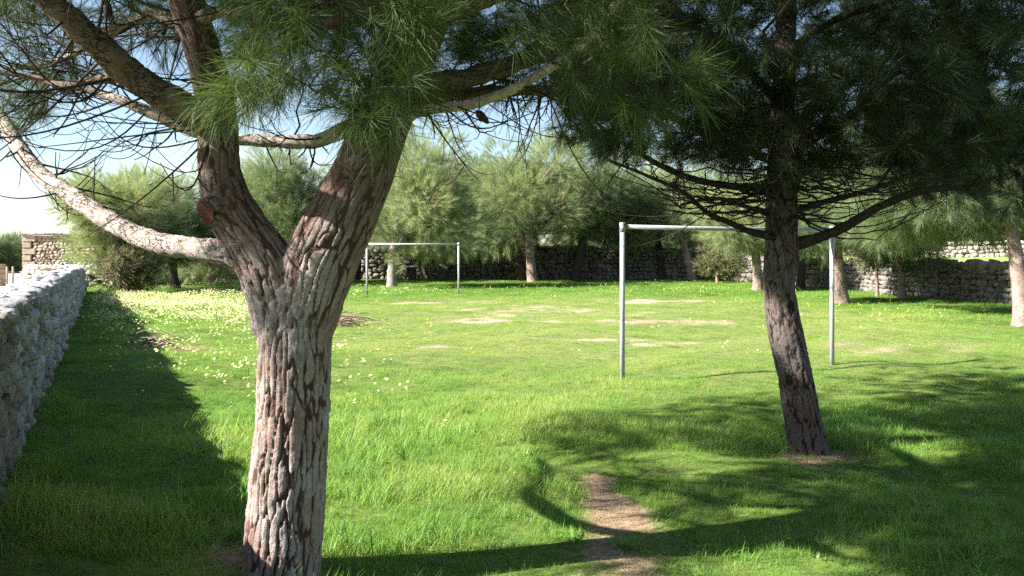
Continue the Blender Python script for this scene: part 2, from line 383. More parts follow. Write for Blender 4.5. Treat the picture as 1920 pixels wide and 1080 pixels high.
mm = N(t, 'ShaderNodeMath', operation='MULTIPLY_ADD'); t.links.new(n2, mm.inputs[0]); mm.inputs[1].default_value = .9; mm.inputs[2].default_value = -.45
t.links.new(mm.outputs[0], ad.inputs[1])
rb = ramp(t, [(.28, (0, 0, 0)), (.6, (1, 1, 1))]); t.links.new(ad.outputs[0], rb.inputs[0])
t.links.new(mixc(t, rb.outputs[0], grass_c, soil), b.inputs['Base Color'])
bump(t, b, n3, .6, .02); b.inputs['Roughness'].default_value = 1; b.inputs['Specular IOR Level'].default_value = .05
M['soil'] = m
tag(link('ground', gm, None, [m]), 'green meadow ground with bare sandy patches between the stone walls', kind='structure')

m, t, b, o = mat('track_dirt')
g_ = N(t, 'ShaderNodeNewGeometry').outputs['Position']
r = ramp(t, [(.35, (.42, .31, .23)), (.65, (.58, .46, .36))]); t.links.new(noise_tex(t, 2.5, 8, .7, g_), r.inputs[0]); t.links.new(r.outputs[0], b.inputs['Base Color'])
bump(t, b, noise_tex(t, 30, 4, .6, g_), .5, .02); b.inputs['Roughness'].default_value = 1
yy = np.linspace(2, 75, 60); cl = wall_x(yy)-3.4-.04*np.maximum(yy-30, 0)*1.2; wd = 2.3+.25*np.sin(yy*.4)
TV = np.concatenate([np.stack([cl-wd, yy, gz(cl-wd, yy)*0+.075], 1), np.stack([cl+wd, yy, yy*0+.075], 1)])
k = np.arange(59); tag(link('dirt_track', mesh_np('dirt_track', TV, np.stack([k, k+60, k+61, k+1], 1)), None, [m]), 'pale dirt track behind the left wall', kind='structure')
# terrace behind the right-hand wall and the slope behind it
terr = [(16.1, 12, .95), (15.9, 24, 1.12), (15.0, 31, 1.14), (14.4, 38, 1.16), (13.4, 44, 1.18), (12.2, 50, 1.2), (11.0, 58, 1.22)]
TV = []; TQ = []
for x, y, z in terr: TV += [(x, y, -.3), (x, y, z), (x+6, y+1, z+.12), (x+16, y+3, z+.3), (x+40, y+8, z+5.0), (x+120, y+20, z+16)]
for i in range(len(terr)-1):
    for j in range(5): a = i*6+j; TQ.append((a, a+6, a+7, a+1))
m, t, b, o = mat('terrace_grass')
g_ = N(t, 'ShaderNodeNewGeometry').outputs['Position']
r = ramp(t, [(.35, (.14, .22, .04)), (.55, (.22, .28, .06)), (.7, (.36, .30, .15))]); t.links.new(noise_tex(t, 1.8, 7, .7, g_), r.inputs[0]); t.links.new(r.outputs[0], b.inputs['Base Color'])
bump(t, b, noise_tex(t, 25, 5, .7, g_), .8, .06); b.inputs['Roughness'].default_value = 1
tag(link('terrace', mesh_np('terrace', np.array(TV), np.array(TQ)), None, [m]), 'raised green field behind the right wall', kind='structure')

# ------------------------------------------------------------------ dry stone
def rock(seed, n=26):
    g = np.random.default_rng(seed); bm = bmesh.new()
    for i in range(n):
        v = g.normal(size=3); v /= np.linalg.norm(v); e = .55
        v = np.sign(v)*np.abs(v)**e; v = v/np.max(np.abs(v))*g.uniform(.78, 1.02); bm.verts.new(v)
    bmesh.ops.convex_hull(bm, input=bm.verts)
    bmesh.ops.delete(bm, geom=[v for v in bm.verts if not v.link_faces], context='VERTS')
    bmesh.ops.triangulate(bm, faces=bm.faces)
    V = np.array([v.co for v in bm.verts]); bm.verts.index_update(); T = np.array([[v.index for v in f.verts] for f in bm.faces]); bm.free()
    return V, T
ROCKS = [rock(s) for s in range(12)]
def rock_meshes(name, m):
    out = []
    for V, T in ROCKS:
        me = mesh_np(name, V, T, False); attr(me, 'tone', np.zeros(len(V))); me.materials.append(m); out.append(me)
    return out
def place_stones(root, stones, m, limit=300, name='stone'):
    """the stones showing largest become parts of their own, the rest one part"""
    me = rock_meshes(name, m)
    P = np.array([s[0] for s in stones]); px, py = proj(P); D = P[:, 1]
    S = np.array([s[1] for s in stones])
    score = S[:, 0]*S[:, 2]/np.maximum(D, .5)**2
    score[(px < -60) | (px > 1980) | (py < -60) | (py > 1140) | (D < .5)] = 0
    order = np.argsort(-score); rest = []
    inv = Matrix.Translation(-Vector(root.location))
    for n_, i in enumerate(order):
        c, s, e, v = stones[i]
        if n_ < limit and score[i] > 0:
            ob = bpy.data.objects.new(name, me[v]); COL.objects.link(ob); ob.parent = root; ob.matrix_parent_inverse = inv
            ob.location = c; ob.scale = s; ob.rotation_euler = e
        else: rest.append(stones[i])
    if rest:
        V = []; T = []; tn = []; k = 0
        for c, s, e, v in rest:
            mt = np.array(Euler(e).to_matrix()); W = (ROCKS[v][0]*np.array(s))@mt.T+np.array(c)
            V.append(W); T.append(ROCKS[v][1]+k); tn.append(np.full(len(W), rng.uniform())); k += len(W)
        r_ = mesh_np('stones', np.vstack(V), np.vstack(T), False); attr(r_, 'tone', np.concatenate(tn)); r_.materials.append(m)
        tag(link('small_stones', r_, root), kind='stuff')
def wall_stones(A, B, hA, hB, n, size, thick, batter, z0A=0., z0B=0., caps=True, seed=0, capscale=1.0, jit=.05, rough_top=.5, depth_k=.9):
    g = np.random.default_rng(seed); A = np.array(A, float); B = np.array(B, float); L = np.linalg.norm(B-A); u = (B-A)/L
    n = np.array(n, float); n /= np.linalg.norm(n); yaw = math.atan2(u[1], u[0]); out = []
    z = 0.
    while z < max(hA, hB):
        ch = size*g.uniform(.55, 1.0); s = -g.uniform(0, size)
        while s < L:
            w_ = size*g.uniform(.7, 1.75); sm = s+w_/2; f = min(max(sm/L, 0), 1); h = hA+(hB-hA)*f; zb = z0A+(z0B-z0A)*f
            hh = ch*g.uniform(.85, 1.2)
            if z+ch*.5 < h and 0 <= sm <= L:
                off = -batter*(z/h)+g.normal()*size*jit
                p = A+u*sm+n*(off-size*depth_k*.4); zz = zb+z+ch/2+g.normal()*size*.07
                out.append(((p[0], p[1], zz), (w_*.53, size*depth_k*.55, hh*.56), (g.normal()*.08, g.normal()*.10, yaw+g.normal()*.10), int(g.integers(12))))
            s += w_
        z += ch
    if caps:
        for row in range(2):
            s = 0.
            while s < L:
                w_ = size*capscale*g.uniform(.7, 1.7); f = (s+w_/2)/L; h = hA+(hB-hA)*f; zb = z0A+(z0B-z0A)*f; hh = size*g.uniform(.35, .35+rough_top)*capscale
                off = -batter-thick*(.24+.5*row)+g.normal()*.02
                p = A+u*(s+w_/2)+n*off
                out.append(((p[0], p[1], zb+h+hh*.25), (w_*.55, thick*.33, hh*.6), (g.normal()*.12, g.normal()*.14, yaw+g.normal()*.2), int(g.integers(12))))
                s += w_*.95
    return out
def wall_core(root, segs, n_list, thick, batter, recess, m):
    V = []; Q = []; k = 0
    for (A, B, hA, hB, zA, zB), n in zip(segs, n_list):
        n = np.array(n, float); n /= np.linalg.norm(n)
        for P_, h, z0 in ((A, hA, zA), (B, hB, zB)):
            P_ = np.array(P_, float); f = P_-n*recess; f2 = P_-n*(recess+batter); bk = P_-n*(thick+batter)
            V += [(f[0], f[1], z0-.2), (f2[0], f2[1], z0+h-.03), (bk[0], bk[1], z0+h-.03), (bk[0]-n[0]*batter, bk[1]-n[1]*batter, z0-.2)]
        Q += [(k, k+4, k+5, k+1), (k+1, k+5, k+6, k+2), (k+2, k+6, k+7, k+3), (k, k+1, k+2, k+3), (k+4, k+7, k+6, k+5)]; k += 8
    return link('wall_core', mesh_np('wall_core', np.array(V), np.array(Q), False), root, [m])
M['lime'] = stone_mat('limestone', [(.36, .37, .38), (.46, .46, .46), (.29, .28, .27), (.52, .52, .52), (.40, .39, .38)], (.56, .57, .57), .5, (.13, .12, .105))
M['lime_brown'] = stone_mat('shade_darkened_stone', [(.17, .145, .125), (.25, .22, .19), (.13, .115, .10), (.29, .25, .21), (.20, .17, .145)], (.33, .31, .27), .35, (.07, .06, .052))  # back and right walls: shade under the pines darkened into the stone colour
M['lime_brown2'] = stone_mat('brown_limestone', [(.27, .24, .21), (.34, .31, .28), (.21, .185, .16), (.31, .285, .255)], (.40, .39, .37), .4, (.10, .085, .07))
M['rubble'] = stone_mat('rubble_stone', [(.40, .32, .25), (.48, .38, .29), (.34, .25, .19), (.52, .44, .36)], (.55, .48, .4), .3, (.12, .085, .065))
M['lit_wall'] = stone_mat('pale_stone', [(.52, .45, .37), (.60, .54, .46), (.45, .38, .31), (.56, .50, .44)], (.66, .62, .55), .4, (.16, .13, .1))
M['core'] = stone_mat('wall_core', [(.10, .085, .07), (.13, .11, .09)], (.15, .13, .11), .3, (.04, .035, .03))
M['core_pale'] = stone_mat('pale_wall_core', [(.34, .30, .26), (.4, .36, .31)], (.5, .47, .42), .4, (.12, .10, .085))

# left wall: runs from beside the camera into the distance
nl = (.895, .445)
wl = empty('stone_wall', (wall_x(8), 8, 0), 'long pale dry stone wall running into the distance beside the dirt track', 'stone wall')
segs = [((wall_x(2.5), 2.5), (wall_x(6.2), 6.2), 1.16, 1.16, 0, 0), ((wall_x(6.2), 6.2), (wall_x(9), 9), 1.16, 1.16, 0, 0), ((wall_x(9), 9), (wall_x(17), 17), 1.16, 1.14, 0, 0), ((wall_x(17), 17), (wall_x(31), 31), 1.14, .95, 0, 0)]
st = []
for i, (A, B, hA, hB, zA, zB) in enumerate(segs):
    st += wall_stones(A, B, hA-.05, hB-.05, nl, (.19, .165, .17, .22)[i], .42, .10, zA, zB, True, 40+i, 1.0, .15, .6)
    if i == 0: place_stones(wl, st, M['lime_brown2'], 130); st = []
place_stones(wl, st, M['lime'], 170); wall_core(wl, segs, [nl]*4, .42, .10, .09, M['core'])

# back wall, dark, under the pines
nb = (0, -1)
wb = empty('stone_wall', (0, 50, 0), 'tall dark dry stone wall behind the far goal and the pine trunks', 'stone wall')
segs = [((-20, 49.), (-9.5, 49.6), 1.4, 1.75, 0, 0), ((-9.5, 49.6), (2, 50), 1.9, 2.0, 0, 0), ((2, 50), (11.2, 48.5), 2.0, 1.7, 0, 0)]
st = []
for i, (A, B, hA, hB, zA, zB) in enumerate(segs): st += wall_stones(A, B, hA-.1, hB-.1, nb, .30, .5, .1, 0, 0, True, 60+i, 1.1, .1, .6)
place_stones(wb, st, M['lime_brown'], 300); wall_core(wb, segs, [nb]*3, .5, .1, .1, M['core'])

# right wall
wr = empty('stone_wall', (14.5, 32, 0), 'dark shaded dry stone wall with black boulders along its top', 'stone wall')
pts = [(16.0, 12.), (15.6, 24.), (14.7, 31.), (14.1, 38.), (13.1, 44.), (11.3, 49.5)]; hs = [1.15, 1.2, 1.22, 1.25, 1.3, 1.5]
segs = []; nl2 = []; st = []
for i in range(len(pts)-1):
    d = np.array(pts[i+1])-np.array(pts[i]); n = (-d[1], d[0]); segs.append((pts[i], pts[i+1], hs[i], hs[i+1], 0, 0)); nl2.append(n)
    st += wall_stones(pts[i], pts[i+1], hs[i]-.1, hs[i+1]-.1, n, .23 if i < 3 else .28, .45, .08, 0, 0, True, 80+i, 1.7 if i < 2 else 1.2, .1, .75)
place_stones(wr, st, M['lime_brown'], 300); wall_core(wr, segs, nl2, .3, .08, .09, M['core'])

# pale wall far up the terrace
wf = empty('stone_wall', (26, 45, 1.4), 'low sunlit pale stone wall across the raised field', 'stone wall')
A, B = (22.0, 44.0), (30, 42.5)
st = wall_stones(A, B, .75, .7, (-.18, -1), .26, .5, .08, 1.32, 1.42, True, 120, 1., .1, .5) + wall_stones((19.0, 45.5), A, .5, .75, (-.3, -1), .26, .5, .08, 1.28, 1.32, True, 121, 1., .1, .5)
place_stones(wf, st, M['lit_wall'], 260); wall_core(wf, [(A, B, .75, .7, 1.32, 1.42), ((19.0, 45.5), A, .5, .75, 1.28, 1.32)], [(-.18, -1), (-.3, -1)], .5, .08, .1, M['core_pale'])
# sunlit low wall between the left-hand pines
wm = empty('stone_wall', (-17, 46, 0), 'broken sunlit rubble wall low behind the leaning grey shrub', 'stone wall')
A, B = (-22.5, 43), (-14.2, 46.5)
st = wall_stones(A, B, .95, 1.15, (.3, -1), .27, .5, .1, 0, 0, True, 130, 1.1, .16, .7)
place_stones(wm, st, M['lit_wall'], 220); wall_core(wm, [(A, B, .95, 1.15, 0, 0)], [(.3, -1)], .5, .1, .1, M['core_pale'])

# ------------------------------------------------------------------ barn at the far end of the left wall
bx0, by0 = -23.2, 39.2
bn = empty('stone_barn', (-21, 40.5, 0), 'small rubble stone barn with pale corner blocks at the end of the track', 'barn')
def boxmesh(name, x0, x1, y0, y1, z0, z1, m, parent, bev=.02):
    bm = bmesh.new(); bmesh.ops.create_cube(bm, size=1)
    for v in bm.verts: v.co = Vector(((x0+x1)/2+v.co.x*(x1-x0), (y0+y1)/2+v.co.y*(y1-y0), (z0+z1)/2+v.co.z*(z1-z0)))
    bmesh.ops.bevel(bm, geom=bm.edges[:], offset=bev, segments=2, affect='EDGES')
    me = bpy.data.meshes.new(name); bm.to_mesh(me); bm.free(); attr(me, 'tone', np.full(len(me.vertices), rng.uniform()))
    return link(name, me, parent, [m])
boxmesh('wall', bx0+.06, -17.5, by0+.14, by0+4, -.1, 2.42, M['rubble'], bn)
st = wall_stones((bx0+.55, by0), (-17.5, by0), 2.38, 2.38, (0, -1), .17, .3, .0, 0, 0, False, 140, 1, .1, .4)
place_stones(bn, st, M['rubble'], 300)
z = 0
for i in range(8):
    boxmesh('corner_block', bx0-.02, bx0+(.62 if i % 2 else .42), by0-.05, by0+.4, z, z+.30, M['rubble'], bn, .03); z += .306
V = [(bx0-.1, by0-.1, 2.47), (-17.4, by0-.1, 2.45), (-17.4, by0+4.1, 2.45), (bx0-.1, by0+4.1, 2.47), (bx0-.1, by0+2, 2.95), (-17.4, by0+2, 2.95)]
rf = mesh_np('roof', np.array(V), [np.array([(0, 1, 5, 4), (2, 3, 4, 5), (1, 0, 3, 2)]), np.array([(0, 4, 3), (1, 2, 5)])], False)
rfo = link('roof', rf, bn, [M['lit_wall']])
for i in range(14):
    boxmesh('roof_slab', bx0-.12+i*.42, bx0+.28+i*.42, by0-.16, by0+.3, 2.475+rng.uniform(0, .03), 2.55+rng.uniform(0, .03), M['lit_wall'], bn, .02)
yw = empty('stone_wall', (-21.3, 37.7, 0), 'whitewashed low wall in front of the barn', 'stone wall')
boxmesh('wall_body', -22.2, -17.3, 37.75, 38.2, -.1, .98, M['core_pale'], yw)
m, t, b, o = mat('limewash'); g_ = N(t, 'ShaderNodeNewGeometry').outputs['Position']
r = ramp(t, [(.35, (.5, .45, .40)), (.5, (.72, .69, .64)), (.7, (.78, .76, .72))]); t.links.new(noise_tex(t, 5, 8, .7, g_), r.inputs[0]); t.links.new(r.outputs[0], b.inputs['Base Color'])
bump(t, b, noise_tex(t, 14, 6, .7, g_), .8, .05); M['limewash'] = m
st = wall_stones((-22.2, 37.7), (-17.3, 37.7), .95, .95, (0, -1), .24, .4, .02, 0, 0, True, 150, 1, .06, .4, .6)
place_stones(yw, st, M['limewash'], 180)
gp_ = empty('gate_pillar', (-23.9, 38.4, 0), 'square orange sandstone gate pillar beside the barn corner', 'pillar')
for i in range(5):
    boxmesh('block', -24.1+rng.uniform(0, .02), -23.62, 38.15, 38.6, i*.22, i*.22+.212, M['rubble'], gp_, .015)
m, t, b, o = mat('post_wood'); r = ramp(t, [(.3, (.20, .17, .12)), (.7, (.33, .30, .23))]); t.links.new(noise_tex(t, 6, 6, .7, None, (4, 4, .6)), r.inputs[0]); t.links.new(r.outputs[0], b.inputs['Base Color']); M['post'] = m
for i, px in enumerate((3, 13, 24)):
    p = at(px, 535, 40.5+.3*i); tb = Tubes(); tb.add(np.array([(p[0], p[1], -.1), (p[0]+.01, p[1], .5), (p[0], p[1], .93)]), (.055, .05, .046), 8)
    tag(link('fence_post', tb.mesh('fence_post'), None, [M['post']]), ('round wooden fence post by the track, farthest from the gate pillar', 'round wooden fence post by the track, middle one of three', 'round wooden fence post by the track, next to the gate pillar')[i], 'post', 'fence posts by the track')

# ------------------------------------------------------------------ goals
m, t, b, o = mat('galvanised_pipe'); r = ramp(t, [(.3, (.24, .26, .27)), (.55, (.38, .40, .41)), (.72, (.33, .27, .22))]); t.links.new(noise_tex(t, 7, 6, .7, None, (3, 3, 1)), r.inputs[0])
rr_ = ramp(t, [(.60, (0, 0, 0)), (.68, (.9, .9, .9))]); t.links.new(noise_tex(t, 11, 6, .75), rr_.inputs[0]); t.links.new(mixc(t, rr_.outputs[0], r.outputs[0], (.17, .085, .05)), b.inputs['Base Color']); b.inputs['Metallic'].default_value = .3; b.inputs['Roughness'].default_value = .55; M['pipe'] = m
def goal(A, B, H, rad, label):
    A = np.array(A); B = np.array(B); u = (B-A)/np.linalg.norm(B-A)
    e = empty('football_goal', (A[0], A[1], 0), label, 'goal', 'football goals')
    for P_ in (A, B):
        tb = Tubes(); z = float(gz(P_[0], P_[1])); tb.add(np.array([(P_[0], P_[1], z-.15), (P_[0], P_[1], H/2), (P_[0], P_[1], H+.005)]), rad, 16); link('post', tb.mesh('post'), e, [M['pipe']])
        tb = Tubes(); tb.add(np.array([(P_[0], P_[1], H-.10), (P_[0], P_[1], H+.02)]), rad*1.16, 16); link('corner_sleeve', tb.mesh('corner_sleeve'), e, [M['pipe']])
    a = A+u*rad*.5; c = B-u*rad*.5; tb = Tubes(); mid = (a+c)/2
    tb.add(np.array([(a[0], a[1], H-.035), (mid[0], mid[1], H-.045), (c[0], c[1], H-.035)]), rad*.9, 16); link('crossbar', tb.mesh('crossbar'), e, [M['pipe']])
goal(G(1167, 714), G(1560, 686), 2.0, .032, 'grey steel pipe goal frame nearest, partly behind the dark pine trunk')
goal(G(688, 554), G(860, 554), 1.99, .040, 'grey steel pipe goal frame at the far end of the pitch')

# ------------------------------------------------------------------ trees: trunk with bark relief
def bark_trunk(name, limbs, voxel, parent, material, cell=.037, stretch=9.5, amp=.020, upper=(1.35, 2.3), smooth=8):
    """limbs: (points, radii) splines grown into one skin; bark plates and furrows are real relief"""
    tb = Tubes(); ax = []
    for pts, rad in limbs:
        P_, r_ = spline(pts, rad, .05); tb.add(P_, r_, 20); T_, N_, B_ = frames(P_)
        s_ = np.concatenate([[0], np.cumsum(np.linalg.norm(np.diff(P_, axis=0), axis=1))]); ax.append((P_, r_, T_, N_, B_, s_))
    tmp = bpy.data.objects.new('tmp', tb.mesh('tmp')); COL.objects.link(tmp)
    md = tmp.modifiers.new('r', 'REMESH'); md.mode = 'VOXEL'; md.voxel_size = voxel
    ms = tmp.modifiers.new('s', 'SMOOTH'); ms.factor = .5; ms.iterations = smooth
    dg = bpy.context.evaluated_depsgraph_get(); me = bpy.data.meshes.new_from_object(tmp.evaluated_get(dg))
    bpy.data.objects.remove(tmp)
    n = len(me.vertices); V = np.zeros(n*3, np.float32); me.vertices.foreach_get('co', V); V = V.reshape(-1, 3).astype(float)
    Nn = np.zeros(n*3, np.float32); me.vertices.foreach_get('normal', Nn); Nn = Nn.reshape(-1, 3)
    H = np.zeros(n); W = np.zeros(n)
    for li, (P_, r_, T_, N_, B_, s_) in enumerate(ax):
        best = np.full(n, 1e9); idx = np.zeros(n, int)
        for i in range(len(P_)):
            d = ((V-P_[i])**2).sum(1); k_ = d < best; best[k_] = d[k_]; idx[k_] = i
        d = np.sqrt(best)/r_[idx]; wt = np.exp(-np.maximum(d-1, 0)*7)*(d < 1.9)
        rel = V-P_[idx]; u = (rel*N_[idx]).sum(1); v = (rel*B_[idx]).sum(1); s = s_[idx]+(rel*T_[idx]).sum(1)
        rr = np.sqrt(u*u+v*v)+1e-6; u = u/rr*r_[idx]; v = v/rr*r_[idx]
        for i in np.nonzero(wt > .02)[0]:
            x, y, z_ = u[i]/cell, v[i]/cell, s[i]/(cell*stretch)
            q = mn.noise_vector(Vector((x*.55, y*.55, z_*1.6+li*9)))*.45; q2 = mn.noise_vector(Vector((x*1.9, y*1.9, z_*6+li*9)))*.16
            dist, cpt = mn.voronoi(Vector((x+q.x+q2.x, y+q.y+q2.y, z_+q.z*.6+q2.z+li*13.7)))
            f = min(max(dist[1]-dist[0]-.05, 0)/.13, 1.0); f = f*f*(3-2*f); hc = math.sin(cpt[0].x*12.9+cpt[0].y*78.2+cpt[0].z*37.7)*43.7; hc -= math.floor(hc)
            pl = .72+.28*mn.noise(Vector((x*.9+5, y*.9, z_*1.3))); fl = .14*mn.noise(Vector((x*2.6, y*2.6, z_*9))); st_ = mn.noise(Vector((x*1.3+3, y*1.3, z_*5+7))); fl += .22*math.floor(st_*3.5+.5)/3.5; pl = pl*.7+.36*hc
            H[i] += wt[i]*(f*(pl)+fl); W[i] += wt[i]
    H = np.where(W > 0, H/np.maximum(W, 1e-6), .6); H = np.clip(H, 0, 1.1)
    up = np.clip((V[:, 2]-upper[0])/(upper[1]-upper[0]), 0, 1)  # height where the browner bark and painted crown shade set in
    A_ = amp*(1-.55*up)
    # relief shrinks on thinner limbs
    V2 = V+Nn*((H-.62)*A_)[:, None]
    me.vertices.foreach_set('co', V2.astype(np.float32).ravel()); attr(me, 'bark', H); attr(me, 'upper', up*.85)
    me.materials.clear(); me.materials.append(material); me.polygons.foreach_set('use_smooth', np.ones(len(me.polygons), bool)); me.update()
    return link(name, me, parent)

# ------------------------------------------------------------------ trees: branches, twigs, needle tufts
class Skel:
    def __init__(s): s.P = np.zeros((0, 3)); s.r = np.zeros(0)
    def add(s, P_, r_): s.P = np.vstack([s.P, P_]); s.r = np.concatenate([s.r, r_])
    def near(s, q, origin, k=.25):
        d = np.linalg.norm(s.P-q, axis=1); o_ = np.linalg.norm(s.P-origin, axis=1)
        return int(np.argmin(d+k*np.maximum(0, o_-np.linalg.norm(q-origin)+.1)*3))
def grow_to(sk, q, origin, g, r0, r1, lift=.12, n=7, wob=.05, k=.25):
    i = sk.near(q, origin, k); p = sk.P[i]; d = q-p; L = np.linalg.norm(d)+1e-6
    mid = (p+q)/2+np.array((0, 0, 1))*L*lift*g.uniform(.2, 1.4)+g.normal(size=3)*L*.10
    t_ = np.linspace(0, 1, n)[:, None]; P_ = (1-t_)**2*p+2*t_*(1-t_)*mid+t_**2*q
    P_[1:-1] += g.normal(size=(n-2, 3))*L*wob*.35
    ra = min(r0, sk.r[i]*.72); return P_, np.linspace(ra, min(r1, ra*.8), n)
def ellipsoid_pts(n, c, r, g, shell=.35, cut=None):
    out = []
    while len(out) < n:
        v = g.normal(size=3); v /= np.linalg.norm(v); rr = (shell+(1-shell)*g.uniform())**.7
        p = np.array(c)+v*np.array(r)*rr
        if cut is None or cut(p, g): out.append(p)
    return np.array(out)
def pine_crown(root, sk, origin, g, l1, l2, group, matname, tufts_per=(2, 5), size=(.75, 1.25), droop=.15, tint=(.1, .6), r1=(.022, .008), r2=(.0065, .003), branch_mat='branch_brown', tint_fn=None, extra=None):
    """boughs reach the l1 points, twigs the l2 points, needle tufts sit along the twig ends"""
    order = np.argsort(np.linalg.norm(l1-origin, axis=1))
    for i in order:
        P_, r_ = grow_to(sk, l1[i], origin, g, *r1, lift=.10); tb = Tubes(); Ps, rs = spline(P_, r_, .12); tb.add(Ps, rs, 7); sk.add(Ps[1:], rs[1:])
        link('branch', tb.mesh('branch'), root, [M[branch_mat]])
    tw = Tubes(); TP = []; TD = []; TS = []; TT = []
    order = np.argsort(np.linalg.norm(l2-origin, axis=1))
    for i in order:
        P_, r_ = grow_to(sk, l2[i], origin, g, *r2, lift=.05, n=6, wob=.12); tw.add(P_, r_, 4, False)
        if i % 3 == 0: sk.add(P_[2:], r_[2:])
        nt_ = g.integers(*tufts_per); tv = g.uniform(*tint)
        for k_ in range(nt_):
            f = 1-(k_/nt_)*.55*g.uniform(.6, 1.1); j = f*(len(P_)-1); a = int(min(j, len(P_)-2)); p = P_[a]+(P_[a+1]-P_[a])*(j-a)
            d = P_[a+1]-P_[a]; d = d/(np.linalg.norm(d)+1e-6)+g.normal(size=3)*.35; d[2] += g.normal()*.3-droop
            if k_: p = p+g.normal(size=3)*.03
            TP.append(p); TD.append(d); TS.append(g.uniform(*size)); TT.append(np.clip(tv+g.normal()*.12+(tint_fn(p) if tint_fn else 0), 0, 1))
    tag(link('twigs', tw.mesh('twigs'), root, [M['twig']]), kind='stuff')
    scatter('crown', np.array(TP), euler_of(TD, g), TS, g.integers(0, 5, len(TP)), TT, group, root)
    return len(TP)
def bare_twigs(root, sk, targets, origin, g, r=(.006, .0022), lift=-.25, n=9, name='dead_twigs', k=.1):
    tw = Tubes()
    for q in targets:
        P_, r_ = grow_to(sk, q, origin, g, *r, lift=lift, n=n, wob=.025, k=k); tw.add(P_, r_, 5, False)
        for s_ in range(g.integers(1, 4)):         # side shoots that curl upwards
            a = g.integers(2, n-1); L = np.linalg.norm(P_[-1]-P_[0])*g.uniform(.15, .4)
            d = P_[a]-P_[a-1]; d /= np.linalg.norm(d)+1e-6; d = d+g.normal(size=3)*.6; d[2] -= .2; tt = np.linspace(0, 1, 6)[:, None]
            tw.add(P_[a]+d*L*tt+np.array((0, 0, 1))*L*.55*tt**2, np.linspace(r_[a]*.7, .0016, 6), 4, False)
    return tag(link(name, tw.mesh(name), root, [M['twig']]), kind='stuff')

# ---- the big pine in front
D0 = 4.12
def pix(lst, D=None):
    """(px, py, width px[, depth]) -> points and radii"""
    P_ = []; r_ = []
    for q in lst:
        d = q[3] if len(q) > 3 else (D or D0); P_.append(at(q[0], q[1], d)); r_.append(q[2]/2/F*d)
    return P_, r_
bp = empty('pine_tree', tuple(at(525, 1090, D0)[:2])+(0,), 'big forked pine with deeply furrowed bark and sunlit trunk closest to camera', 'pine tree')
base = [(515, 1160, 185), (523, 1100, 156), (530, 1050, 142)]
trunk = pix(base+[(540, 900, 141), (548, 800, 136), (552, 700, 134), (553, 620, 136), (553, 570, 130), (553, 530, 100), (553, 500, 50)])
limbL = pix([(548, 700, 80), (530, 600, 115), (505, 510, 112), (462, 440, 98), (428, 385, 92), (412, 320, 78), (409, 240, 74), (398, 160, 70), (376, 80, 66), (348, 0, 62), (322, -90, 56), (300, -220, 46), (300, -380, 34)])
limbR = pix([(560, 700, 80), (572, 600, 120), (598, 500, 138), (640, 410, 128), (678, 330, 116), (710, 250, 104), (745, 170, 92), (780, 95, 82), (815, 10, 72), (845, -90, 62), (860, -220, 50), (850, -380, 36)])
knob = pix([(428, 384, 60, 4.12), (405, 392, 62, 4.05), (388, 398, 56, 3.995)])
knob2 = pix([(690, 300, 70, 4.1), (672, 318, 70, 4.0), (662, 330, 40, 3.97)])
lowA = pix([(500, 505, 60), (440, 478, 54), (365, 466, 46, 4.2), (290, 454, 43, 4.3), (215, 420, 41, 4.42), (135, 368, 37, 4.55), (75, 325, 32, 4.68), (35, 275, 28, 4.8), (5, 225, 24, 4.9), (-60, 150, 18, 5.1), (-130, 90, 12, 5.3)])
bk = bark_trunk('trunk', [trunk, limbL, limbR, knob, knob2, pix([(520, 520, 60), (455, 484, 58), (418, 474, 50, 4.14), (392, 469, 40, 4.17), (378, 467, 24, 4.18)])], .0066, bp, M['bark'], upper=(1.42, 1.95))
g = np.random.default_rng(11); sk = Skel(); origin = np.array(at(545, 560, D0))
for L_ in (limbL, limbR): P_, r_ = spline(*L_, .06); sk.add(P_[12:], r_[12:])
# cut-off branch scar on the left limb
bm = bmesh.new(); kd = Vector(knob[0][-1]-knob[0][0]).normalized(); c_ = Vector(knob[0][-1])+kd*.006; bmesh.ops.create_circle(bm, cap_ends=True, segments=22, radius=.050)
for v in bm.verts: a_ = math.atan2(v.co.y, v.co.x); v.co *= 1+.09*math.sin(3*a_+1)+.05*math.sin(7*a_); v.co.y *= 1.2
bmesh.ops.poke(bm, faces=bm.faces); bmesh.ops.subdivide_edges(bm, edges=bm.edges[:], cuts=2, use_grid_fill=True)
for v in bm.verts: rr_ = v.co.length/.068; v.co.z = .004*(1-rr_**2)+.004*mn.noise(v.co*60)
rot_ = kd.to_track_quat('Z', 'Y').to_matrix().to_4x4()
bm.transform(Matrix.Translation(Vector(c_)) @ rot_); me = bpy.data.meshes.new('cut_scar'); bm.to_mesh(me); bm.free()
M['scar'] = plain_bark('cut_wood', (.24, .085, .06), (.15, .07, .05), 30); sc_ = link('cut_scar', me, bp, [M['scar']]); sc_['label'] = 'raw red scar of a sawn-off branch'
